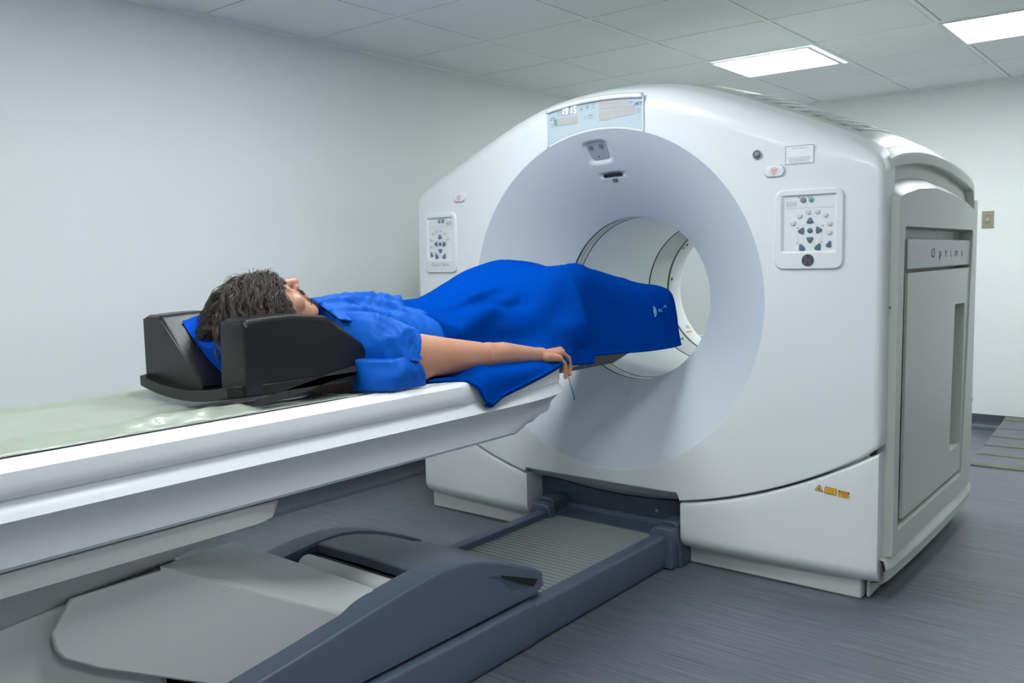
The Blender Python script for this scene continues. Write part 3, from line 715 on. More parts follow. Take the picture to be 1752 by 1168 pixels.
    if name_low:
        text_mesh('lettering', 'Optima', lambda a, b, d=0: f(a, b, .0092), .026, M['inkb'], pn, b=-h/2+.040, space=1.5, wscale=1.0)
        b = MB()
        b.grid([[f(x, y-h/2+.040, .0090) for x, y in rrect(iw, .048, .004)], [f(x, y-h/2+.040, .0090) for x, y in rrect(iw-.0016, .0464, .0035)]], closed=True); b.mk('name_strip', M['inkg'], pn, smooth=False)
    else:
        # round monogram badge: chrome rim, dark field, curled script letters
        bz = -h/2+.033; r = .0205
        bd = MB().grid([[f(rr*math.cos(2*PI*i/40), bz+rr*math.sin(2*PI*i/40), dd) for i in range(40)] for rr, dd in ((r, .008), (r, .0105), (r-.0015, .0115), (r-.0025, .0105))], closed=True).mk('badge_rim', M['chrome'], pn, auto=50)
        MB().grid([[f(rr*math.cos(2*PI*i/40), bz+rr*math.sin(2*PI*i/40), .0101) for i in range(40)] for rr in (r-.0018, .0001)], closed=True).mk('badge_field', M['badge'], pn, smooth=False)
        def curl(pts): return [(x*.0150, y*.0150) for x, y in pts]
        strokes = []
        for sx, sy in ((1, 1), (-1, 1), (1, -1), (-1, -1)):
            strokes.append([(sx*(.40+.26*math.cos(t)*(1-.06*t)), sy*(.40+.26*math.sin(t)*(1-.06*t))) for t in [(-2.2+k*.42) for k in range(13)]])
        strokes.append([(-.25, .22), (0, 0), (.28, -.25)]); strokes.append([(.25, .25), (0, 0), (-.25, -.25)])
        for c in range(4):
            a0 = PI/4+c*PI/2; strokes.append([((1.02)*math.cos(a0+t), 1.02*math.sin(a0+t)) for t in (-.45, -.25, 0, .25, .45)])
        b = MB()
        for st in strokes:
            st = curl(st)
            for (x0, y0), (x1, y1) in zip(st, st[1:]):
                v = Vector((x1-x0, y1-y0)); L = v.length or 1; q = .0011/2; nx, ny = -v.y/L*q, v.x/L*q
                b.add([f(x0+nx, bz+y0+ny, .0106), f(x1+nx, bz+y1+ny, .0106), f(x1-nx, bz+y1-ny, .0106), f(x0-nx, bz+y0-ny, .0106)], [(0, 1, 2, 3)])
        b.mk('badge_monogram', M['chrome'], pn, smooth=False)
    return pn
panel(.815, 1.262, .232, .272, False, False)
panel(-.882, 1.262, .216, .274, True, True)
# --- emergency stop buttons, key switch, label
def estop(uc, zc):
    f = lambda a, b, d=0: (CX+uc+a, yf(uc+a)-d, zc+b)
    P = rrect(.072, .040, .0195, 7)
    e = MB().grid([[f(x*s, y*s, d) for x, y in P] for s, d in ((1.10, -.0005), (1.06, .003), (1.0, .0035), (.985, .0015))], closed=True).mk('stop_bezel', M['white'], G, auto=40)
    MB().grid([[f(x*s, y*s, d) for x, y in P] for s, d in ((.95, .001), (.95, .005), (.88, .0065), (.4, .007))], closed=True, cap=True).mk('stop_button', M['white'], e, auto=60)
    MB().grid([[f(x*s, y*s, .0012) for x, y in P] for s in (.995, .94)], closed=True).mk('stop_gap', M['inkg'], e, smooth=False)
    b = MB(); F = lambda x, y, d=0: f(x, y, .0076)
    n = 28; b.grid([[F(r*math.cos(2*PI*i/n), r*math.sin(2*PI*i/n)) for i in range(n)] for r in (.0125, .0112)], closed=True)
    for s in (1, .55):
        T3 = [(-.0098*s, .0062*s), (.0098*s, .0062*s), (0, -.0112*s)]
        for (x0, y0), (x1, y1) in zip(T3, T3[1:]+T3[:1]):
            v = Vector((x1-x0, y1-y0)); L = v.length; q = .0005; nx, ny = -v.y/L*q, v.x/L*q
            b.add([F(x0+nx, y0+ny), F(x1+nx, y1+ny), F(x1-nx, y1-ny), F(x0-nx, y0-ny)], [(0, 1, 2, 3)])
    b.grid([[F(r*math.cos(2*PI*i/12), .001+r*math.sin(2*PI*i/12)) for i in range(12)] for r in (.0028, .0018)], closed=True)
    b.mk('stop_symbol', M['red'], e, smooth=False)
estop(.697, 1.463); estop(-.752, 1.460)
f = lambda a, b, d=0: (CX+.636+a, yf(.636)-d, 1.523+b)
ks = MB().grid([[f(r*math.cos(2*PI*i/28), r*math.sin(2*PI*i/28), d) for i in range(28)] for r, d in ((.0165, 0), (.0165, .004), (.0145, .0065), (.012, .005), (.0115, .003))], closed=True).mk('key_switch', M['chrome'], G, auto=50)
MB().grid([[f(r*math.cos(2*PI*i/24), r*math.sin(2*PI*i/24), d) for i in range(24)] for r, d in ((.0114, .003), (.009, .008), (.0005, .010))], closed=True).mk('key_barrel', M['keyd'], ks, auto=60)
f = lambda a, b, d=0: (CX+.781+a, yf(.781+a)-.001-d, 1.511+b)
lb = MB().add([f(-.048, -.031), f(.048, -.031), f(.048, .031), f(-.048, .031)], [(0, 1, 2, 3)]).mk('notice_label', M['paper'], G, smooth=False)
icon_lines('label_border', f, [(-.047, -.030, .047, -.030), (.047, -.030, .047, .030), (.047, .030, -.047, .030), (-.047, .030, -.047, -.030)], .0016, 'inkb', lb, .0005)
random.seed(3)
segs = []
for yy, x0, x1 in ((.022, -.024, .024), (-.009, -.038, .038), (-.015, -.034, .036), (-.020, -.036, .030), (-.0255, -.033, .036)):
    x = x0
    while x < x1:
        ww = random.uniform(.0018, .0075) if yy < 0 else .0036
        segs.append((x, yy, min(x+ww, x1), yy)); x += ww+random.uniform(.0008, .002)
icon_lines('print', f, segs, .0022, 'inkg', lb, .0005)
# yellow laser stickers on the right lower cover
def st(uc, zc, tilt=-.10):
    c, s = math.cos(tilt), math.sin(tilt)
    return lambda a, b, d=0: (CX+uc+a*c-b*s, yf(uc+a)+.0026-d, zc+a*s+b*c)
f = st(.858, .383)
tr = MB().add([f(-.0145, -.010), f(.0145, -.010), f(0, .013)], [(0, 1, 2)]).mk('warning_sticker', M['yellow'], G, smooth=False)
icon_lines('print', f, [(-.0135, -.0093, .0135, -.0093), (.0135, -.0093, 0, .0118), (0, .0118, -.0135, -.0093)], .0017, 'ink', tr, .0005)
icon_lines('print', f, [(.0035*math.cos(a)-.0*1, -.0025+.0035*math.sin(a), -.0035*math.cos(a), -.0025-.0035*math.sin(a)) for a in (0, PI/4, PI/2, 3*PI/4)], .0014, 'ink', tr, .0006)
f = st(.8955, .378)
w1 = MB().add([f(-.0195, -.0115), f(.0195, -.0115), f(.0195, .0115), f(-.0195, .0115)], [(0, 1, 2, 3)]).mk('warning_sticker', M['yellow'], G, smooth=False)
icon_lines('print', f, [(-.019, -.011, .019, -.011), (.019, -.011, .019, .011), (.019, .011, -.019, .011), (-.019, .011, -.019, -.011)], .0015, 'ink', w1, .0005)
icon_lines('print', f, [(-.012, .005, .011, .005), (-.013, .001, .012, .001), (-.012, -.003, .013, -.003), (-.009, -.0065, .011, -.0065)], .0009, 'tape', w1, .0005)
f = st(.9385, .372)
w2 = MB().add([f(-.0185, -.0115), f(.0185, -.0115), f(.0185, .0115), f(-.0185, .0115)], [(0, 1, 2, 3)]).mk('warning_sticker', M['yellow'], G, smooth=False)
icon_lines('print', f, [(-.017, .008, -.012, .008), (.012, .008, .017, .008)], .0045, 'ink', w2, .0005)
icon_lines('print', f, [(-.009, .0085, .010, .0085), (-.018, .0045, .018, .0045)], .002, 'tape', w2, .0005)
icon_lines('print', f, [(-.0145, -.002, -.0115, -.002)], .003, 'ink', w2, .0005)
icon_lines('print', f, [(-.006, 0, .014, 0), (-.006, -.003, .014, -.003), (-.006, -.006, .014, -.006), (-.006, -.009, .012, -.009)], .0009, 'tape', w2, .0005)
rows = []
for i in range(21):
    u = lerp(-.400, .336, i/20); rows.append([(CX+u, yf(u)+.012, .2885), (CX+u, yf(u)+.03, .284), (CX+u, 2.985, .250), (CX+u, 3.022, .218+.030*(u/.37)**2), (CX+u, 3.04, .222+.030*(u/.37)**2)])
MB().grid(rows).mk('opening_lip', M['white'], G, solid=.004)
# --- slate bracket plate in the opening
b = MB()
pl = [(-.400, .02)]+[(lerp(-.400, .338, i/16), .208+.03*(lerp(-.40, .338, i/16)/.37)**2) for i in range(17)]+[(.338, .02)]
b.prism([(CX+u, 3.03, z) for u, z in pl], (0, .03, 0)); mp_ = b.mk('mount_plate', M['bluedk'], G, smooth=False, bevel=.004)
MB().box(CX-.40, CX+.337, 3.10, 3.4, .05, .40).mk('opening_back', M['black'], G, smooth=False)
for u, z in ((-.225, .178), (.18, .170)):
    bo = MB().cyl((CX+u, 3.030, z), (0, -1, 0), .013, .004, 20).mk('bolt_washer', M['bluedk'], mp_, auto=40)
    MB().cyl((CX+u, 3.027, z), (0, -1, 0), .0085, .008, 6).mk('bolt', M['chrome'], mp_, auto=40)

# ================================================================== TABLE BASE (floor rail, tread, fairings)
B = thing('patient_table', (CX, 1.0, 0), 'long white motorised patient table on a slate blue floor base', 'table')
def rail(u0, u1, y0, y1, h, name):
    rows = []
    s = 1 if u1 > 0 else -1
    uo, ui = (u1, u0) if s > 0 else (u0, u1)
    prof = [(ui, .0), (ui, h-.006), (ui+s*.006, h), (uo-s*.012, h), (uo-s*.004, h-.003), (uo, h-.011), (uo+s*.004, h*.5), (uo-s*.002, .02), (uo-s*.010, .004), (uo-s*.02, .0)]
    return MB().grid([[(CX+u, y, z) for u, z in prof] for y in (y0, y0+.004, y1-.004, y1)], closed=True, cap=True).mk(name, M['blue'], B, auto=45)
rail(.250, .306, 2.052, 2.86, .130, 'side_rail'); rail(-.306, -.250, 2.052, 2.86, .130, 'side_rail')
rail(.236, .310, -.6, 2.046, .142, 'lower_rail'); rail(-.310, -.236, -.6, 2.046, .142, 'lower_rail')
b = MB(); rows = []
y = 1.95
rows.append([(CX-.25, y, .02), (CX+.25, y, .02)])
while y < 2.905:
    for dy, dz in ((0, 0), (.001, .006), (.0195, .006), (.0205, 0)): rows.append([(CX-.251, y+dy, .100+dz), (CX+.251, y+dy, .100+dz)])
    y += .0265
rows.append([(CX-.25, y, .101), (CX+.25, y, .101)]); rows.append([(CX-.25, y, .02), (CX+.25, y, .02)])
b.grid(rows); b.mk('ribbed_tread', M['tread'], B, smooth=False)
# ledge + corner clamps in front of the plate
b = MB(); b.prism([(CX-.30, 2.915, .02), (CX-.30, 2.915, .108), (CX-.30, 2.925, .112), (CX-.30, 2.995, .122), (CX-.30, 3.01, .14), (CX-.30, 3.028, .14), (CX-.30, 3.028, .02)], (.60, 0, 0)); b.mk('end_ledge', M['bluedk'], B, smooth=False, bevel=.004)
for s in (1, -1):
    b = MB()
    pr = [(.235, .02), (.235, .126), (.245, .150), (.265, .158), (.325, .158), (.332, .150), (.332, .004), (.30, .004), (.26, .02)]
    b.prism([(CX+s*u, 2.862, z) for u, z in pr], (0, .045, 0)); cl = b.mk('corner_clamp', M['blue'], B, smooth=False, bevel=.005)
    b = MB(); pr = [(.25, .02), (.25, .16), (.27, .175), (.315, .175), (.33, .165), (.334, .10), (.345, .06), (.345, .0), (.30, .0)]
    b.prism([(CX+s*u, 2.908, z) for u, z in pr], (0, .115, 0)); b.mk('corner_clamp', M['bluedk'], B, smooth=False, bevel=.005)
# fairings: long humped side shields
TOPF = [(-.5, .16), (.2, .20), (.7, .235), (1.0, .262), (1.27, .299), (1.46, .327), (1.60, .343), (1.68, .347), (1.76, .341), (1.86, .317), (1.96, .281), (2.06, .240), (2.10, .222)]
def fairing(s):
    rows = []
    ysf = [-.5, .0, .4, .7, 1.0, 1.2, 1.35, 1.46, 1.55, 1.62, 1.68, 1.74, 1.80, 1.86, 1.92, 1.98, 2.03, 2.07, 2.095, 2.108]
    for yy in ysf:
        zt = spline(yy, TOPF); zb_ = .150 if yy < 2.07 else lerp(.150, .165, (yy-2.07)/.038)
        if yy > 2.10: zt -= .008
        dent = 0
        ui = .195 if yy < 1.63 else lerp(.195, .225, min((yy-1.63)/.35, 1))
        prof = [(ui, zb_), (ui, zt-.008), (ui+.005, zt-.001), (ui+.012, zt+.0005), (.262, zt+.002), (.2835, zt), (.2880, zt-.003), (.2900, zt-.008), (.290, lerp(zt, zb_, .25)-.0), (.290-dent*.3, lerp(zt, zb_, .45)), (.291-dent*.9, lerp(zt, zb_, .55)), (.293, lerp(zt, zb_, .85)), (.290, zb_+.004), (.284, zb_)]
        rows.append([(CX+s*u, yy, z) for u, z in prof])
    return MB().grid(rows, closed=True, cap=True).mk('side_fairing', M['blue'], B, auto=28)
fa = fairing(1); fb = fairing(-1)
# dark pull notch near the fairing's end
MB().prism([(CX+.2915, y, z) for y, z in ((1.848, .278), (1.907, .2655), (2.081, .202), (2.072, .166), (1.975, .181), (1.907, .250))], (-.004, 0, 0)).mk('pull_notch', M['bluedk'], fa, smooth=False, bevel=.001)
MB().prism([(CX+.2935, y, z) for y, z in ((1.907, .263), (2.081, .200), (2.059, .183), (1.907, .255))], (-.003, 0, 0)).mk('pull_notch_slot', M['black'], fa, smooth=False)
# centre cover plate with two round caps
rows = []
for yy, dz in ((1.632, -.030), (1.630, -.004), (1.634, 0), (1.66, 0), (1.72, 0), (1.78, -.001), (1.86, -.002), (1.94, -.004), (2.02, -.008), (2.10, -.016), (2.16, -.020)):
    z = spline(min(yy, 2.06), TOPF)-.006+dz if yy <= 2.06 else .240-.006-(yy-2.06)*.42
    rows.append([(CX-.225, yy, z-.012), (CX-.216, yy, z-.004), (CX-.19, yy, z+.002), (CX, yy, z+.005), (CX+.19, yy, z+.002), (CX+.216, yy, z-.004), (CX+.225, yy, z-.012)])
rows.append([(x, 2.165, .108) for x, y, z in rows[-1]])
cp = MB().grid(rows).mk('centre_cover', mat('slate_top_cover', (.105, .125, .16), .45, bump=.1, bscale=900), B, auto=28)
for u in (-.155, .135): MB().cyl((CX+u, 1.685, .338), (0, 0, 1), .020, .0045, 24).mk('screw_cap', M['blue'], cp, auto=40)
MB().tube([(CX-.168, 1.555, .300), (CX-.155, 1.555, .300), (CX+.19, 1.555, .300)], [.022, .036, .036], 24).mk('roller', M['lift'], B)
MB().box(CX-.19, CX+.19, .6, 1.62, .05, .15).mk('inner_pan', M['black'], B, smooth=False)
MB().box(CX-.192, CX+.192, 1.598, 1.61, .15, .318).mk('inner_wall', M['black'], B, smooth=False)
MB().box(CX-.235, CX+.235, -.55, 2.1, .0, .10).mk('base_pan', M['bluedk'], B, smooth=False)

# ================================================================== PATIENT TABLE
TB = B
# deck: lofted hollow-sided beam.  half profile (u,z)
def deck_prof(y):
    k = min(max((y-1.725)/.05, 0), 1)          # upper lip band ends here
    e = min(max((y-1.95)/.30, 0), 1)           # nose
    b_ = lambda a, c: lerp(a, c, k)
    n_ = e**2.2
    und = min(max((y-1.985)/.10, 0), 1)
    zb_ = .670+.012*und+.05*max(0, (y-2.13)/.12)
    zt = .858-.016*n_
    P = [(0, zt-.03), (.20, zt-.022), (.255, zt-.004), (.262, zt), (.272, zt), (.274, zt-.003), (.279, zt-.003), (.281, zt), (.290, zt), (.292, zt-.003), (.296, zt-.002), (.300, zt),
         (.318, zt), (b_(.329, .323), zt-.003), (b_(.3345, .322), zt-.010), (b_(.336, .322), zt-.030), (b_(.3345, .322), .812), (b_(.329, .322), .804), (b_(.3175, .322), .7985), (.3175, .7955), (.3190, .791), (.3220, .786), (.3265, .780), (.333, .774), (.3415, .7665),
         (.3335, .757), (.326, .747), (.319, .736), (.3135, .725), (.3095, .713), (.3065, .70), (.303, zb_+.008), (.296, zb_), (.15, zb_), (0, zb_)]
    sh = .05*n_
    Q = []
    for u, z in P:
        uu = u-sh*(u/.33) if u > .1 else u
        if und > 0 and z < .765 and u > .2: uu -= .028*und*min((.775-z)/.05, 1)
        Q.append((uu, z))
    return Q
rows = []
for y in [-.6, 0, .6, 1.2, 1.6, 1.70, 1.725, 1.74, 1.755, 1.775, 1.85, 1.93, 1.985, 2.01, 2.04, 2.08, 2.12, 2.16, 2.19, 2.215, 2.235, 2.248, 2.256]:
    P = deck_prof(y); L = P+[(-u, z) for u, z in reversed(P[1:-1])]
    s = 1 if y < 2.2 else math.sqrt(max(0, 1-((y-2.2)/.06)**2))*.14+.86
    zc = .77
    rows.append([(CX+u*lerp(1, s, .5), y, zc+(z-zc)*s) for u, z in L])
MB().grid(rows, closed=True, cap=True).mk('deck', M['deck'], TB, auto=32, wn=False)
MB().box(CX-.284, CX+.284, -.6, 1.155, .664, .674).mk('deck_gap', M['black'], TB, smooth=False)
# rails lines on top of the deck edge
for s in (1, -1):
    MB().box(CX+s*.2845-.0012, CX+s*.2845+.0012, -.6, 2.1, .8505, .8562).mk('slide_groove', M['ink'], TB, smooth=False)
# tub below the deck
rows = []
for y, k, dz in ((-.6, 1, -.05), (0, 1, -.045), (.55, 1, -.020), (.75, 1, 0), (.9, 1, .012), (1.0, 1, .028), (1.06, .995, .045), (1.11, .985, .064), (1.14, .97, .086), (1.157, .95, .108), (1.163, .93, .120)):
    P = [(0, .6665), (.282, .6665), (.287, .6645), (.288, .655), (.286, .622), (.268, .612), (.20, .553+max(dz, -.05)), (.185, .545+dz), (0, .540+dz)]
    P = [(u*k, max(min(z, .6665), .54+dz)) for u, z in P]
    L = P+[(-u, z) for u, z in reversed(P[1:-1])]
    rows.append([(CX+u, y, z) for u, z in L])
tub = MB().grid(rows, closed=True, cap=True).mk('under_tub', M['lift'], TB, auto=40)
b = MB(); b.box(CX+.262, CX+.264, 1.108, 1.112, .635, .657).box(CX+.258, CX+.262, 1.108, 1.128, .652, .656); b.mk('tape_mark', M['tape'], tub, smooth=False)
# slanted lift arm: flat side plate, sloping top cover
side = [(.92, .562), (.935, .553), (1.357, .319), (1.42, .285), (1.42, .16), (1.15, .16), (.985, .286), (.762, .407), (.738, .424), (.700, .450), (.687, .470), (.683, .49), (.683, .506), (.72, .56)]
la = MB().prism([(CX+.225, y, z) for y, z in side], (-.014, 0, 0)).mk('lift_side_plate', M['lift'], TB, smooth=False, bevel=.004)
MB().prism([(CX-.225, y, z) for y, z in side], (.014, 0, 0)).mk('lift_side_plate', M['lift'], TB, smooth=False, bevel=.004)
A0, A1 = Vector((CX+.2245, .90, .572)), Vector((CX+.2245, 1.41, .288))
B0, B1 = Vector((CX-.21, 1.355, .418)), Vector((CX+.205, 1.492, .334))
C0, C1 = Vector((CX-.21, .90, .62)), Vector((CX-.05, .86, .60))
rows = []
for j in range(13):
    q = j/12
    rows.append([tuple(A0.lerp(A1, t).lerp(B0.lerp(B1, t), q)+Vector((0, 0, .003*math.sin(PI*q)))) for t in [i/16 for i in range(17)]])
rows.insert(0, [(x, y, z-.02) for x, y, z in rows[0]])
rows.append([(x, y+.012, z-.006) for x, y, z in rows[-1]]); rows.append([(x, y+.006, z-.022) for x, y, z in rows[-1]]); rows.append([(x, y-.01, z-.12) for x, y, z in rows[-1]])
MB().grid(rows).mk('lift_cover', M['lift'], TB, auto=50)
MB().box(CX-.19, CX+.19, -.4, .93, .10, .56).mk('lift_column', M['lift'], TB, smooth=False, bevel=.03, segs=4)
# cradle: thin dished top, black keel
def cradle_z(u): return .838+.35*u*u
rows = [[(CX+u, y, cradle_z(u)) for u in [-.205+.41*i/20 for i in range(21)]] for y in (-.5, .5, 1.5, 2.3, 2.8, 3.20)]
MB().grid(rows).mk('cradle_top', M['grid'], TB, solid=.010)
rows = []
for y, zb_, k in ((2.15, .790, 1), (2.6, .790, 1), (2.72, .790, 1), (2.80, .818, .98), (2.83, .828, .97)):
    P = [(-.205, .848), (-.20, .83), (-.17, zb_+.006), (-.14, zb_), (.14, zb_), (.17, zb_+.006), (.20, .83), (.205, .848)]
    rows.append([(CX+u*k, y, z) for u, z in P])
kl = MB().grid(rows, closed=True, cap=True).mk('cradle_keel', M['carbon'], TB, auto=30)
MB().add([(CX+.176, 2.37, .801), (CX+.183, 2.45, .808), (CX+.2005, 2.52, .829), (CX+.1995, 2.44, .827)], [(0, 1, 2, 3)]).mk('grey_patch', M['inkg'], kl, smooth=False, solid=.001, label='pale grey slanted patch')
# clear plastic sheet over the cradle
SH = []
for i in range(110):
    y = -.5+1.93*i/109; row = []
    for j in range(46):
        u = -.262+.524*j/45
        uc_ = u-.214-.006*noise.noise((y*17, 9, 0)); rim = math.exp(-(uc_/(.012 if uc_ < 0 else .028))**2)*(.024+.006*noise.noise((y*20, 3.1, 0))); rim += math.exp(-((u-.234)/.016)**2)*(.022*noise.noise((y*24+u*40, 1, 0))+.010*noise.noise((y*60+u*60, 4, 0)))
        if y > 1.10: rim *= max(0, 1-(y-1.10)/.06)
        z = .848+.19*u*u+rim+.0035*noise.noise((u*14, y*7, 5))+.0015*noise.noise((u*40, y*30, 2))
        z += .010*math.exp(-((u+.25)/.02)**2)
        if u > .25: z = lerp(z, .8605, (u-.25)/.012)
        row.append((CX+u, y, max(z, .8595 if abs(u) > .24 else .85)))
    SH.append(row)
tag(MB().grid(SH).mk('plastic_sheet', M['sheet'], smooth=True, solid=.0012, off=1, loc=(CX, .5, .86)), 'creased pale green plastic sheet covering the patient table', 'sheet')

# ================================================================== HEAD REST
HR = thing('head_holder', (CX, 1.3, .86), 'glossy black foam head holder under the patient\'s head', 'head rest')
rows = []
for i in range(21):
    y = 1.10+.42*i/20; k = 1-.16*max(0, (1.2-y)/.1)**2
    rows.append([(CX+.226*k*math.sin(a), y-.045*(1-math.cos(a))*0+.02*(abs(math.sin(a)))**2*0, .868+.022*math.sin(a)**2) for a in [lerp(-PI/2, PI/2, j/16) for j in range(17)]]+
                [(CX+.226*k*math.sin(a), y, .868+.026+.022*math.sin(a)**2) for a in [lerp(PI/2, -PI/2, j/16) for j in range(17)]])
MB().grid(rows, closed=True, cap=True).mk('base_tray', M['foam'], HR, auto=50, bevel=.004)
TZ = [(1.13, 1.058), (1.145, 1.066), (1.26, 1.068), (1.36, 1.058), (1.40, 1.035), (1.47, .985), (1.495, .955), (1.505, .90)]
def block(cs, name):
    rows = []
    for y in (1.128, 1.131, 1.14, 1.20, 1.26, 1.31, 1.36, 1.40, 1.44, 1.47, 1.49, 1.50, 1.505):
        zt = interp(y, TZ); e = .006 if y in (1.128, 1.505) else 0
        rows.append([(CX+u+(e if u < 0 and k_ else 0), y, z) for u, z, k_ in cs(zt, e)])
    return MB().grid(rows, closed=True, cap=True).mk(name, M['foam'], HR, auto=55, bevel=.007, segs=3)
block(lambda zt, e: [(.222-e, .893, 0), (.222-e, zt-.014, 0), (.216, zt-.004, 0), (.206, zt-e, 0), (.142, zt-e, 0), (.128, zt-.006, 0), (.125+e, zt-.02, 0), (.118+e, .893, 0)], 'side_block')
block(lambda zt, e: [(-.214+e, .893, 0), (-.214+e, zt-.014, 0), (-.208, zt-.004, 0), (-.198, zt-e, 0), (-.140, zt-e, 0), (-.124, zt-.008, 0), (.045, .902, 0), (.045, .893, 0)], 'wedge_block')
MB().prism([(CX+.2225, y, z) for y, z in ((1.135, .872), (1.16, .884), (1.362, .918), (1.452, .930), (1.457, .906), (1.36, .897), (1.30, .886), (1.16, .866))], (.0035, 0, 0)).mk('side_strap', mat('black_textured_strap', (.022, .021, .021), .45, bump=1, bscale=600), HR, smooth=False, bevel=.0012)
# blue cushion the head lies on
rows = []
for i in range(15):
    y = 1.175+.25*i/14; row = []
    for j in range(17):
        u = -.108+.212*j/16; z = .985+.045*(abs(u+.01)/.1)**2+.012*math.sin(i*.5)
        z += .018*max(0, -u/.1)*(1 if y < 1.25 else .6)
        row.append((CX+u, y, z+.004*noise.noise((u*40, y*30, 0))))
    rows.append(row)
front = [[(x, 1.178, lerp(z, max(.925, .99-.75*abs(x-CX+.0)*0-.30*(CX+.10-x)*0), 1)) for x, y, z in rows[0]]]
low = [(x, 1.20, max(.912, .905+.9*max(0, -(x-CX)-.02))) for x, y, z in rows[0]]
bk = [(x, 1.43, max(.912, .905+.9*max(0, -(x-CX)-.02))) for x, y, z in rows[-1]]
tag(MB().grid([low]+rows+[bk, low]).mk('head_cushion', M['pillow'], smooth=True, auto=60, loc=(CX, 1.3, .93)), 'small royal blue cloth cushion between the black head blocks', 'cushion')

# ================================================================== PERSON
b = MB()
Cc = Vector((CX+.018, 1.353, 1.044)); fw = Vector((.07, .36, .93)).normalized(); upv = Vector((0, -.93, .36)); upv = (upv-fw*upv.dot(fw)).normalized(); rt = fw.cross(upv).normalized()
if rt.x < 0: rt = -rt       # rt points to +x (patient's right)
RM = Matrix((rt, fw, upv)).transposed()      # local x right, y forward, z crown
def H(x, y, z): return Cc+RM @ Vector((x, y, z))
def hb(x, y, z, rx, ry, rz, n=24): b.ball(H(x, y, z), (rx, ry, rz), n, RM)
hb(0, -.012, .038, .076, .094, .085, 32)        # cranium
hb(0, .030, .050, .066, .060, .062)             # forehead
hb(0, .034, -.010, .062, .058, .070)            # mid face
hb(0, .030, -.060, .050, .052, .050)            # jaw
hb(0, .056, -.092, .026, .024, .020)            # chin
hb(.024, .046, -.078, .026, .026, .024); hb(-.024, .046, -.078, .026, .026, .024); hb(.034, .034, -.055, .026, .034, .034); hb(-.034, .034, -.055, .026, .034, .034)
hb(.043, .052, -.022, .022, .026, .022); hb(-.043, .052, -.022, .022, .026, .022)   # cheeks
hb(.026, .080, .030, .022, .014, .010); hb(-.026, .080, .030, .022, .014, .010)     # brow ridge
hb(.029, .076, .010, .015, .013, .012); hb(-.029, .076, .010, .015, .013, .012)     # closed lids
b.cap(H(0, .084, .022), H(0, .110, -.026), .0095, .0115); b.ball(H(0, .108, -.028), .0122)   # nose
b.ball(H(.011, .098, -.031), .0085); b.ball(H(-.011, .098, -.031), .0085)
hb(0, .083, -.054, .026, .013, .008); hb(0, .080, -.066, .023, .013, .0085)      # lips
hb(0, .082, -.046, .020, .010, .012)
for s in (1, -1):
    b.ball(H(s*.078, -.005, .0), (.007, .017, .030), 14, RM); b.cap(H(s*.080, -.014, .024), H(s*.079, -.012, -.024), .006, .005)
    b.cap(H(s*.055, .0, -.045), H(s*.030, .050, -.085), .020, .018)   # jaw line
b.cap(H(0, -.03, -.05), Vector((CX, 1.50, .96)), .056, .058)          # neck
b.cap(Vector((CX+.01, 1.44, 1.0)), Vector((CX, 1.52, .98)), .052, .058)
# torso
def el(c, r): b.ball(Vector(c), r, 24)
el((CX, 1.60, .95), (.150, .15, .090)); el((CX, 1.74, .955), (.158, .17, .100)); el((CX, 1.92, .95), (.145, .16, .092)); el((CX, 2.08, .95), (.160, .14, .098))
b.cap((CX+.145, 1.545, .975), (CX-.145, 1.545, .975), .058, .058)
for s, kx, ky, kz in ((1, .075, 2.56, 1.070), (-1, -.105, 2.47, 1.085)):
    b.cap((CX+s*.08, 2.13, .955), (CX+kx, ky, kz), .082, .060); b.cap((CX+kx, ky, kz), (CX+s*.072, 3.00, .905), .056, .038)
    b.cap((CX+s*.072, 2.72, 1.0), (CX+s*.072, 2.85, .95), .052, .042)
    b.cap((CX+s*.072, 3.00, .90), (CX+s*.09, 3.05, 1.005), .036, .028)
# left arm, straight beside the body under the blanket
b.cap((CX-.20, 1.52, .965), (CX-.215, 1.80, .915), .050, .042); b.cap((CX-.215, 1.80, .915), (CX-.205, 2.07, .905), .042, .028); b.cap((CX-.205, 2.07, .905), (CX-.20, 2.17, .90), .030, .022)
# right arm
sh = (CX+.190, 1.535, .965)
b.ball(sh, .054, 20)
b.cap(sh, (CX+.232, 1.62, .935), .055, .064); b.cap((CX+.232, 1.62, .935), (CX+.250, 1.74, .922), .063, .052)
b.cap((CX+.250, 1.74, .922), (CX+.262, 1.86, .912), .052, .041)
b.ball((CX+.238, 1.65, .915), (.050, .075, .050), 20)
b.ball((CX+.262, 1.875, .908), (.037, .055, .037), 20); b.ball((CX+.266, 1.90, .917), (.029, .05, .032), 16)   # elbow
b.cap((CX+.262, 1.86, .910), (CX+.262, 1.97, .906), .038, .036); b.cap((CX+.262, 1.97, .906), (CX+.263, 2.12, .888), .037, .0255)
b.ball((CX+.262, 1.94, .906), (.037, .07, .034), 20)
b.cap((CX+.263, 2.10, .889), (CX+.266, 2.155, .886), .026, .024)
WR = Vector((CX+.266, 2.15, .884))
KN = [Vector((CX+.300, 2.205, .872)), Vector((CX+.280, 2.245, .884)), Vector((CX+.256, 2.270, .890)), Vector((CX+.230, 2.278, .886))]
LEN = [(.032, .024, .020), (.041, .029, .023), (.044, .030, .023), (.040, .026, .021)]
ANG = [(-38, -82, -96), (-30, -78, -95), (-26, -72, -92), (-24, -62, -84)]
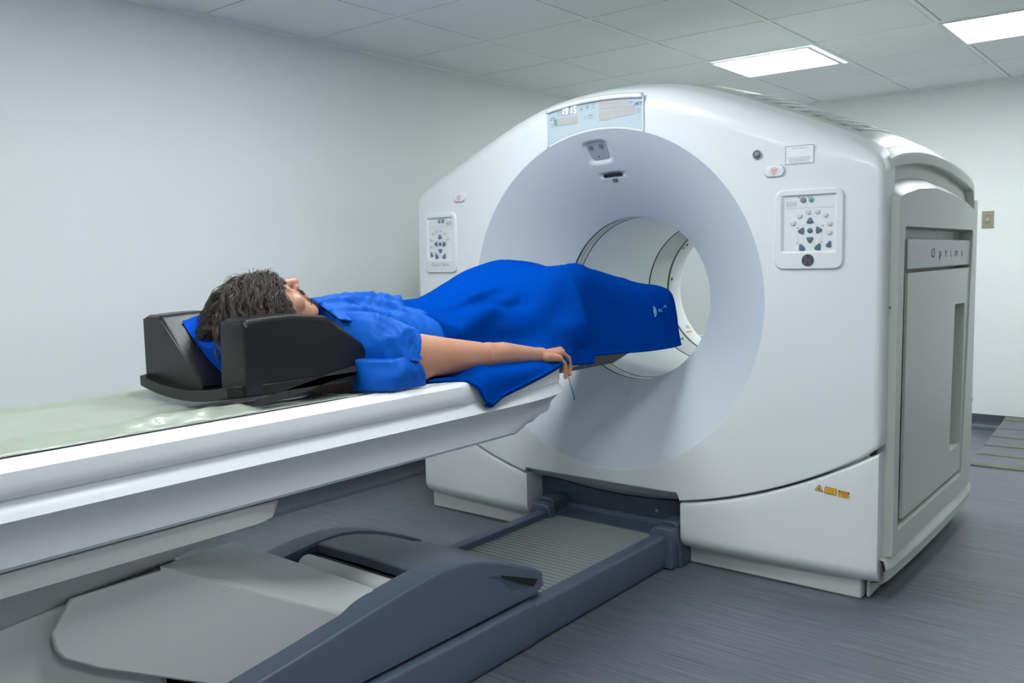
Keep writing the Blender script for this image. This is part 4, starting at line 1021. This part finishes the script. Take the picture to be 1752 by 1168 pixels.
for k, (kn, ln, an) in enumerate(zip(KN, LEN, ANG)):
    b.cap(WR+Vector(((.019, .006, -.006, -.018)[k], 0, (-.004, 0, 0, -.004)[k])), kn, .0165, .0115)
    b.ball(kn+Vector((0, -.002, .001)), .0118)
    p = kn; r = (.0092, .0102, .0104, .0100)[k]
    for j in range(3):
        a = math.radians(an[j]); d = Vector(((.10, .03, -.02, -.05)[k]*.3, math.cos(a), math.sin(a))).normalized()
        q = p+d*ln[j]; b.cap(p, q, r, r*.90, 14); b.ball(p, r*1.06, 12); p = q; r *= .92
b.cap(WR+Vector((-.018, .015, -.004)), (CX+.225, 2.205, .872), .014, .011); b.cap((CX+.225, 2.205, .872), (CX+.218, 2.238, .862), .0105, .010); b.cap((CX+.218, 2.238, .862), (CX+.220, 2.262, .850), .0098, .0085)
me_loc = (CX, 1.9, .95)
PR = b.mk('person', M['skin'], loc=me_loc)
tag(PR, 'dark haired person lying on the back, right arm resting outside the blanket', 'person')
rm = PR.modifiers.new('r', 'REMESH'); rm.mode = 'VOXEL'; rm.voxel_size = .0033; rm.use_smooth_shade = True
sm = PR.modifiers.new('sm', 'SMOOTH'); sm.factor = .5; sm.iterations = 9
# beard and brows: short dark hairs
def strands(name, items, m, r0, parent):
    b = MB()
    for pts, r in items:
        n = len(pts); pts = [Vector(p) for p in pts]; V = []; F = []
        for i, p in enumerate(pts):
            t = (pts[min(i+1, n-1)]-pts[max(i-1, 0)]).normalized(); a = t.orthogonal().normalized(); c = t.cross(a); rr = r*(1-.75*(i/(n-1))**2)
            for k in range(3): V.append(p+rr*(math.cos(2.0944*k)*a+math.sin(2.0944*k)*c))
        for i in range(n-1):
            for k in range(3): F.append((i*3+k, i*3+(k+1) % 3, i*3+3+(k+1) % 3, i*3+3+k))
        b.add(V, F)
    o0 = org(parent); me = bpy.data.meshes.new(name); me.from_pydata([(v[0]-o0.x, v[1]-o0.y, v[2]-o0.z) for v in b.V], [], b.F)
    me.polygons.foreach_set('use_smooth', [True]*len(me.polygons)); me.materials.append(m)
    o = bpy.data.objects.new(name, me); col.objects.link(o); o.parent = parent; return o
random.seed(11)
# --- hair: scalp cap plus locks combed from forehead back and down the sides
def scalp(az, el_, r=1.0):     # az: angle around crown axis (0=forehead), el: 0 crown .. 1 hairline
    a = el_*PI*.60
    x = math.sin(az)*math.sin(a)*.080*r; y = -.008+math.cos(az)*math.sin(a)*.096*r; z = .040+math.cos(a)*.092*r
    return Vector((x, y, z))
items = []
LOCKS = 560
g = Vector((0, 0, -1))
for L in range(LOCKS):
    az = random.uniform(-PI, PI); e = math.sqrt(random.uniform(.0, 1))
    if abs(az) < .9: e = min(e, .76)
    elif abs(az) < 1.5: e = min(e, .90)
    p0 = scalp(az, e, 1.0)
    nl = (p0-Vector((0, -.008, .040))).normalized()
    wp = H(*p0); nw = (RM @ nl).normalized()
    # comb direction: from the parting over the side of the head (towards the cushion) and back
    side = 1 if (p0.x > -.015) else -1
    comb = (RM @ Vector((side*.55, -.55, .05))+Vector((side*.25, -.25, -.55))).normalized()
    length = random.uniform(.060, .105)*(1.15 if e < .6 else .95)
    curl = random.uniform(-1, 1); ph = random.uniform(0, 6)
    ns = 11; main = [wp]; d = (nw*.9+comb*.65).normalized(); p = wp
    for i in range(1, ns):
        t = i/(ns-1)
        d = (d*.70+comb*.34+g*.10*t+nw*(.05 if t < .5 else -.06)).normalized()
        p = p+d*length/(ns-1)
        q = p-Cc-RM @ Vector((0, -.008, .040))
        lq = RM.transposed() @ q; k = math.sqrt((lq.x/.090)**2+(lq.y/.110)**2+(lq.z/.108)**2)
        if k < 1.0: p = p+q*(1.0/k-1)
        lat = d.cross(nw).normalized()
        main.append(p+lat*curl*.016*math.sin(t*7+ph)*t**.6+nw*.004*math.sin(t*8+ph*2))
    cnt = 17
    for s in range(cnt):
        ox = Vector((random.gauss(0, 1), random.gauss(0, 1), random.gauss(0, 1)))*.0052; ln = random.uniform(.72, 1.0); fr_ = random.uniform(0, 6)
        pts = []
        for i, q in enumerate(main):
            t = i/(ns-1)
            if t > ln+.08: break
            sp_ = (1-.80*t)+.12*math.sin(t*7+fr_)
            pts.append(q+ox*sp_+Vector((0, 0, .0016*math.sin(t*11+fr_))))
        if len(pts) > 2: items.append((pts, random.uniform(.00048, .00085)))
# a few flyaway wisps
for k in range(60):
    az = random.uniform(-PI, PI); e = random.uniform(.1, .8); p0 = scalp(az, e, 1.12); wp = H(*p0); nw = (RM @ p0).normalized()
    d = (nw+Vector((random.uniform(-.5, .5), random.uniform(-.9, .4), random.uniform(-.3, .4)))).normalized(); pts = [wp]
    for i in range(8): d = (d+Vector((0, -.1, -.18))+Vector((random.uniform(-.1, .1),)*3)).normalized(); pts.append(pts[-1]+d*.006)
    items.append((pts, .00032))
HA = strands('hair', items, M['hair'], .0006, PR)
HA['label'] = 'wavy dark brown hair'
rows = []
for i in range(15):
    e = i/14; rows.append([])
    for k in range(40):
        az = 2*PI*k/40; a2 = (az+PI) % (2*PI)-PI; ee = e*(.74 if abs(a2) < .9 else (.74+.24*min((abs(a2)-.9)/.6, 1)))
        q = scalp(az, ee, .985); q += Vector((0, 0, 0))+q.normalized()*.004*noise.noise(q*60); rows[-1].append(tuple(H(*q)))
MB().grid(rows, closed=True).mk('hair_base', M['hair'], PR)
# beard, moustache and eyebrow hairs
items = []
def face_hair(n, fn, L, r, dirv):
    for _ in range(n):
        p = fn();
        if p is None: continue
        q, nn = p; d = (RM @ dirv+nn*.6+Vector((random.uniform(-.3, .3), random.uniform(-.3, .3), random.uniform(-.3, .3)))).normalized()
        items.append(([q-nn*.002, q+d*L*.5, q+d*L+Vector((0, 0, -.0006))], r))
def on_ell(c, r, az, el_):
    l = Vector((math.sin(az)*math.cos(el_)*r[0], math.cos(az)*math.cos(el_)*r[1], math.sin(el_)*r[2]))
    nl = Vector((l.x/r[0]**2, l.y/r[1]**2, l.z/r[2]**2)).normalized(); return H(c[0]+l.x, c[1]+l.y, c[2]+l.z), RM @ nl
def jaw():
    az = random.uniform(-1.7, 1.7); el_ = random.uniform(-1.2, .05)
    if random.random() < .45*abs(az)/1.7: return None
    return on_ell((0, .030, -.060), (.053, .055, .053), az, el_)
def chin(): return on_ell((0, .058, -.092), (.026, .026, .022), random.uniform(-1.5, 1.5), random.uniform(-1.2, .9))
def mous(): return on_ell((0, .081, -.047), (.026, .013, .010), random.uniform(-1.3, 1.3), random.uniform(-.4, .7))
face_hair(3200, jaw, .0036, .0002, Vector((0, .2, -.6))); face_hair(800, chin, .0055, .00024, Vector((0, .3, -.6))); face_hair(520, mous, .0045, .00024, Vector((0, .4, -.6)))
for s in (1, -1):
    def brow(): return on_ell((s*.028, .080, .032), (.024, .0155, .010), random.uniform(-1.1, 1.1), random.uniform(-.3, .5))
    face_hair(130, brow, .007, .0004, Vector((s*.8, .2, .1)))
    def lash(): return on_ell((s*.029, .077, .006), (.016, .0135, .010), random.uniform(-.9, .9), random.uniform(-.45, -.3))
    face_hair(60, lash, .006, .0003, Vector((0, .5, -.7)))
BE = strands('beard', items, M['hair'], .0003, PR); BE['label'] = 'short dark beard, moustache and brows'
# --- gown
def crease(u, v, s=1):
    n = noise.noise((u*9, v*9, s)); n2 = noise.noise((u*17, v*15, s+4)); return (1-abs(n)*2.2)*.5+(1-abs(n2)*2)*.12
gt = []
for i in range(49):
    y = lerp(1.478, 1.79, i/48); row = []
    hwid = interp(y, [(1.478, .12), (1.50, .175), (1.53, .212), (1.58, .218), (1.84, .20)]); zt = interp(y, [(1.478, 1.052), (1.50, 1.074), (1.56, 1.082), (1.66, 1.078), (1.75, 1.066), (1.84, 1.050)])
    for j in range(61):
        s = lerp(-1, 1, j/60); a = s*PI/2
        x = CX+hwid*math.sin(a)*(1 if abs(s) < .95 else 1.02); z = .905+(zt-.905)*max(math.cos(a), 0)**.62
        fold = .008*crease(x*1.3+y*.8, y*1.6-x*.7, 2)*min(1, (i+4)/12)
        row.append((x, y+.01*math.sin(s*3), z+fold-.004))
    gt.append(row)
GW = MB().grid(gt).mk('gown', M['gown'], PR, solid=.002, label='bright blue disposable short sleeved gown')
# right sleeve: flared tube around the upper arm
rows = []
NS, NRr = 30, 64
for i in range(NS+1):
    t = i/NS; cx_, cy_, cz_ = spline(t, [(0, (CX+.125, 1.455, .990)), (.45, (CX+.192, 1.510, .966)), (1, (CX+.238, 1.570, .938))]); c = Vector((cx_, cy_, cz_))
    rx = spline(t, [(0, .012), (.12, .060), (.35, .082), (.7, .083), (1, .079)]); rz = rx
    row = []
    for k in range(NRr):
        a = 2*PI*k/NRr; f_ = crease(a*.35+t*.5, t*1.2+a*.12, 7)*.010*min(1, t*3+.3); f_ += .005*math.sin(a*5+t*4)*t
        slant = -.030*math.sin(a)*t-.006*math.cos(a-1.0)*t
        x = c.x+(rx+f_)*math.cos(a); z = c.z+(rz+f_)*math.sin(a); y = c.y-slant*.9+(.012 if i == NS and k % 9 == 0 else 0)
        row.append((x, y, max(z, .934)))
    rows.append(row)
MB().grid(rows, closed=True).mk('sleeve', M['gown'], GW, solid=.0016)
# shoulder puckers and lower flap spread on the table
rows = []
for i in range(25):
    t = i/24; y = lerp(1.44, 1.566, t); row = []
    for j in range(13):
        s = j/12; top_z = .942-.004*math.sin(t*5); z = lerp(top_z, .8635, s)
        x = CX+lerp(.205, .304, min(1, t*2.6)**.6)+.012*math.sin(s*PI)+.002*s+.004*noise.noise((t*6, s*3, 1))
        yy = y+.038*s*t**2+.006*math.sin(s*3)*t**4
        row.append((x, yy, z))
    rows.append(row)
rows = [[(CX+.16, r[0][1], r[0][2]+.010)]+r for r in rows]
MB().grid(rows).mk('gown_flap', M['gown'], GW, solid=.0016)
# pleats over the shoulder
rows = []
for i in range(33):
    t = i/32; row = []
    for j in range(41):
        s = j/40
        p = Vector((CX+.17, 1.44, 1.035)).lerp(Vector((CX+.215, 1.67, .985)), t).lerp(Vector((CX-.02, 1.50, 1.083)).lerp(Vector((CX+.03, 1.79, 1.078)), t), s)
        h = .008+.012*math.sin(PI*s)**.5*math.sin(PI*t)**.5+.026*(1-abs(math.sin(s*9+t*2.5)))**2.2*math.sin(PI*t)**.5*math.sin(PI*s)**.4+.007*crease(t*1.4, s*1.3, 9)*math.sin(PI*t)**.5
        row.append(tuple(p+Vector((.35, 0, 1)).normalized()*h))
    rows.append(row)
MB().grid(rows).mk('gown_pleat', M['gown'], GW, solid=.0016)
# thin blue tie hanging at the hand
MB().tube([(CX+.262, 2.30, .815), (CX+.262, 2.305, .80), (CX+.264, 2.308, .785), (CX+.268, 2.316, .755), (CX+.271, 2.322, .735), (CX+.271, 2.323, .722)], [.001, .001, .0011, .0016, .0018, .0014], 6).mk('gown_tie', M['string'], GW)

# ================================================================== BLANKET
# stations: y, then 13 control points (u,z) from far hem to near hem
ST = [
 (1.66, [(-.285, .872), (-.255, .885), (-.225, .935), (-.19, 1.00), (-.13, 1.045), (-.06, 1.066), (.0, 1.072), (.06, 1.066), (.12, 1.040), (.165, .990), (.19, .93), (.225, .868), (.262, .863)]),
 (1.72, [(-.30, .866), (-.27, .885), (-.235, .94), (-.195, 1.00), (-.13, 1.045), (-.06, 1.065), (.0, 1.070), (.06, 1.063), (.12, 1.036), (.165, .985), (.195, .92), (.240, .864), (.300, .862)]),
 (1.76, [(-.30, .866), (-.27, .885), (-.235, .94), (-.195, 1.00), (-.13, 1.043), (-.06, 1.062), (.0, 1.066), (.06, 1.058), (.12, 1.030), (.168, .980), (.202, .915), (.290, .866), (.341, .850)]),
 (1.80, [(-.31, .864), (-.275, .885), (-.235, .94), (-.195, .997), (-.13, 1.041), (-.06, 1.060), (.0, 1.064), (.06, 1.056), (.12, 1.028), (.170, .978), (.208, .912), (.322, .868), (.351, .790)]),
 (1.86, [(-.33, .862), (-.28, .885), (-.24, .94), (-.195, .995), (-.13, 1.040), (-.06, 1.060), (.0, 1.063), (.06, 1.055), (.12, 1.027), (.172, .975), (.212, .910), (.326, .868), (.349, .806)]),
 (1.96, [(-.345, .855), (-.29, .885), (-.24, .94), (-.195, .995), (-.13, 1.045), (-.06, 1.068), (.0, 1.070), (.06, 1.060), (.12, 1.030), (.176, .975), (.215, .908), (.322, .866), (.343, .822)]),
 (2.06, [(-.345, .855), (-.29, .885), (-.245, .945), (-.20, 1.005), (-.14, 1.068), (-.07, 1.090), (.0, 1.088), (.06, 1.075), (.125, 1.038), (.180, .978), (.218, .906), (.312, .866), (.335, .836)]),
 (2.16, [(-.345, .850), (-.29, .885), (-.25, .955), (-.21, 1.030), (-.15, 1.100), (-.085, 1.118), (.0, 1.108), (.065, 1.090), (.130, 1.048), (.184, .982), (.222, .908), (.285, .862), (.312, .845)]),
 (2.235, [(-.335, .850), (-.285, .885), (-.255, .960), (-.215, 1.045), (-.155, 1.125), (-.095, 1.138), (-.01, 1.122), (.065, 1.104), (.130, 1.065), (.190, 1.00), (.228, .935), (.262, .880), (.296, .856)]),
 (2.32, [(-.30, .80), (-.28, .86), (-.26, .96), (-.225, 1.06), (-.16, 1.145), (-.10, 1.157), (-.01, 1.138), (.065, 1.122), (.132, 1.092), (.195, 1.03), (.238, .96), (.262, .89), (.270, .842)]),
 (2.40, [(-.26, .74), (-.262, .84), (-.26, .96), (-.23, 1.07), (-.165, 1.160), (-.105, 1.172), (-.01, 1.150), (.065, 1.138), (.130, 1.118), (.198, 1.06), (.242, .975), (.265, .89), (.272, .835)]),
 (2.445, [(-.25, .74), (-.255, .84), (-.257, .96), (-.23, 1.07), (-.168, 1.165), (-.108, 1.176), (-.01, 1.154), (.065, 1.146), (.128, 1.132), (.195, 1.085), (.240, .985), (.264, .89), (.270, .836)]),
 (2.462, [(-.25, .75), (-.25, .84), (-.25, .96), (-.228, 1.07), (-.168, 1.166), (-.108, 1.177), (-.01, 1.155), (.065, 1.150), (.124, 1.138), (.180, 1.092), (.215, .99), (.224, .895), (.226, .842)]),
 (2.52, [(-.25, .79), (-.25, .85), (-.25, .96), (-.225, 1.07), (-.166, 1.164), (-.106, 1.175), (-.01, 1.154), (.065, 1.154), (.115, 1.146), (.160, 1.100), (.188, .995), (.205, .90), (.212, .846)]),
 (2.60, [(-.25, .82), (-.248, .86), (-.245, .96), (-.22, 1.06), (-.16, 1.150), (-.10, 1.162), (-.01, 1.146), (.065, 1.158), (.108, 1.150), (.150, 1.105), (.182, 1.00), (.205, .90), (.214, .843)]),
 (2.72, [(-.25, .83), (-.245, .87), (-.235, .95), (-.205, 1.04), (-.15, 1.118), (-.09, 1.128), (-.01, 1.110), (.055, 1.134), (.100, 1.130), (.145, 1.085), (.180, .99), (.208, .895), (.220, .838)]),
 (2.84, [(-.25, .83), (-.24, .87), (-.22, .94), (-.185, 1.02), (-.135, 1.080), (-.08, 1.090), (-.01, 1.078), (.05, 1.104), (.100, 1.102), (.155, 1.062), (.190, .98), (.214, .89), (.226, .832)]),
 (2.95, [(-.25, .83), (-.235, .87), (-.21, .94), (-.175, 1.01), (-.13, 1.060), (-.07, 1.072), (-.01, 1.066), (.06, 1.080), (.115, 1.078), (.170, 1.048), (.200, .975), (.219, .885), (.230, .829)]),
 (3.05, [(-.25, .83), (-.23, .87), (-.205, .94), (-.17, 1.01), (-.13, 1.055), (-.07, 1.066), (-.01, 1.062), (.07, 1.071), (.130, 1.070), (.183, 1.044), (.209, .975), (.222, .885), (.232, .828)]),
 (3.11, [(-.24, .83), (-.225, .87), (-.20, .935), (-.165, 1.005), (-.13, 1.050), (-.07, 1.062), (-.01, 1.060), (.07, 1.066), (.135, 1.064), (.188, 1.040), (.211, .970), (.222, .885), (.230, .829)]),
 (3.145, [(-.22, .83), (-.205, .86), (-.18, .92), (-.15, .98), (-.12, 1.02), (-.065, 1.035), (-.01, 1.036), (.07, 1.042), (.13, 1.040), (.180, 1.016), (.202, .96), (.213, .88), (.221, .829)]),
 (3.160, [(-.20, .83), (-.185, .85), (-.165, .90), (-.14, .93), (-.11, .955), (-.06, .965), (-.01, .965), (.06, .97), (.12, .968), (.165, .945), (.187, .91), (.200, .868), (.21, .83)]),
 (3.166, [(-.18, .83), (-.17, .84), (-.15, .86), (-.13, .87), (-.10, .88), (-.055, .885), (-.01, .885), (.055, .89), (.11, .89), (.15, .885), (.172, .87), (.188, .85), (.20, .83)]),
]
NU, NV = 210, 260
def row_at(y):
    pts = [spline(y, [(s[0], s[1][k]) for s in ST]) for k in range(13)]
    return pts
def seg_d(p, a, b):
    a, b = Vector(a), Vector(b); t = max(0, min(1, (p-a).dot(b-a)/(b-a).length_squared)); return (p-a-(b-a)*t).length, t
# folds: (y0,s0,y1,s1,width,height)  in (y, s*0.6) space, s = 0 far hem .. 1 near hem
FOLDS = [(1.78, .78, 2.06, .70, .020, .012), (1.85, .72, 2.20, .66, .020, .011), (1.95, .60, 2.12, .62, .014, .007), (2.02, .66, 2.25, .70, .016, -.010), (2.0, .56, 2.2, .60, .018, .008),
         (1.74, .66, 1.92, .84, .018, .010), (1.70, .72, 1.84, .90, .016, .010), (2.20, .74, 2.50, .66, .035, .010), (1.90, .78, 2.20, .80, .030, -.010),
         (2.47, .66, 2.47, .97, .010, .008), (2.56, .62, 2.70, .86, .012, .009), (2.60, .60, 2.80, .80, .020, -.006), (2.30, .84, 2.44, .86, .030, .010), (2.34, .93, 2.42, .93, .020, -.008),
         (2.75, .62, 3.05, .70, .025, .006), (2.70, .70, 2.95, .95, .025, -.006), (2.9, .66, 3.04, .95, .02, .005), (2.50, .70, 2.56, .93, .008, .008), (1.70, .68, 1.80, .86, .010, .009), (1.76, .66, 1.88, .80, .010, .008), (1.92, .64, 2.16, .60, .010, .007)]
BL = []
for i in range(NU+1):
    y = lerp(1.66, 3.166, (i/NU)); P = row_at(y); PP = [(k/12, p) for k, p in enumerate(P)]; row = []
    # arc-length parameterise across
    fine = [spline(k/120, PP) for k in range(121)]; L = [0]
    for a, c in zip(fine, fine[1:]): L.append(L[-1]+math.hypot(a[0]-c[0], a[1]-c[1]))
    for j in range(NV//2+1):
        t = j/(NV//2)
        # keep control-parameter spacing (features stay aligned)
        u, z = spline(t, PP); u2, z2 = spline(min(t+.004, 1), PP); u1, z1 = spline(max(t-.004, 0), PP)
        d = Vector((u2-u1, z2-z1)); d = d.normalized() if d.length > 1e-9 else Vector((1, 0)); nx, nz = -d.y, d.x
        h = 0; q = Vector((y, t*.6))
        for y0, s0, y1, s1, w_, hh in FOLDS:
            dd, tt = seg_d(q, (y0, s0*.6), (y1, s1*.6)); h += 1.5*hh*math.exp(-(dd/(w_*.8))**2)*(math.sin(PI*min(max(tt, .06), .94))**.6)
        h += .0022*noise.noise((y*9, t*7, 1))+.0035*noise.noise((y*4+t*5, t*4, 8))
        row.append((CX+u-(-nx)*0+nx*-h*0+(-d.y)*-0+(nx*h), y+.006*noise.noise((t*6, y*2, 3)), z+nz*h))
    BL.append(row)
BK = MB().grid(BL).mk('fleece_blanket', M['fleece'], smooth=True, loc=(CX, 2.4, .95), solid=.006, off=0)
tag(BK, 'royal blue fleece blanket draped over the patient\'s body and legs', 'blanket')
# rolled hems
b = MB()
b.tube([Vector(r[-1])+Vector((0, 0, .001)) for r in BL[::3]], .0055, 8)
b.mk('hem', M['fleece'], BK)
b = MB()
b.tube([Vector(r[-1])+Vector((-.008, .004, -.006)) for r in BL[int(NU*.095):int(NU*.40):3]], .0055, 8)
b.mk('hem', M['fleece'], BK)
# small embroidered emblem and letters near the feet
def on_blanket(y, t):
    i = int((y-1.66)/(3.166-1.66)*NU); j = int(t*NV/2); p = Vector(BL[i][j]); a = (Vector(BL[i+3][j])-Vector(BL[i-3][j])).normalized(); c = (Vector(BL[i][j-3])-Vector(BL[i][j+3])).normalized()
    n = a.cross(c).normalized()
    if n.dot(EYE-p) < 0: n = -n
    return lambda x, yy, d=0: tuple(p+a*x+c*yy+n*(.0048+d))
f0_ = on_blanket(2.985, .842)
f = lambda a, b, d=0: f0_(a*1.45, b*1.35, d)
LOGO = mat('pale_cyan_thread', (.30, .62, .85), .8)
b = MB(); n = 16
for r0, r1 in ((.015, .0115), (.0085, .0)):
    b.grid([[f(-.02+r*math.sin(PI*k/n)*.75, r*math.cos(PI*k/n)) for k in range(n+1)] for r in (r0, max(r1, .0001))])
b.mk('emblem', LOGO, BK, smooth=False)
text_mesh('emblem_lettering', 'RC', f, .013, LOGO, BK, a=.008, b=.001, depth=.0002); text_mesh('emblem_lettering', 'JYL', f, .010, LOGO, BK, a=.030, b=.011, depth=.0002, rot=-.2)
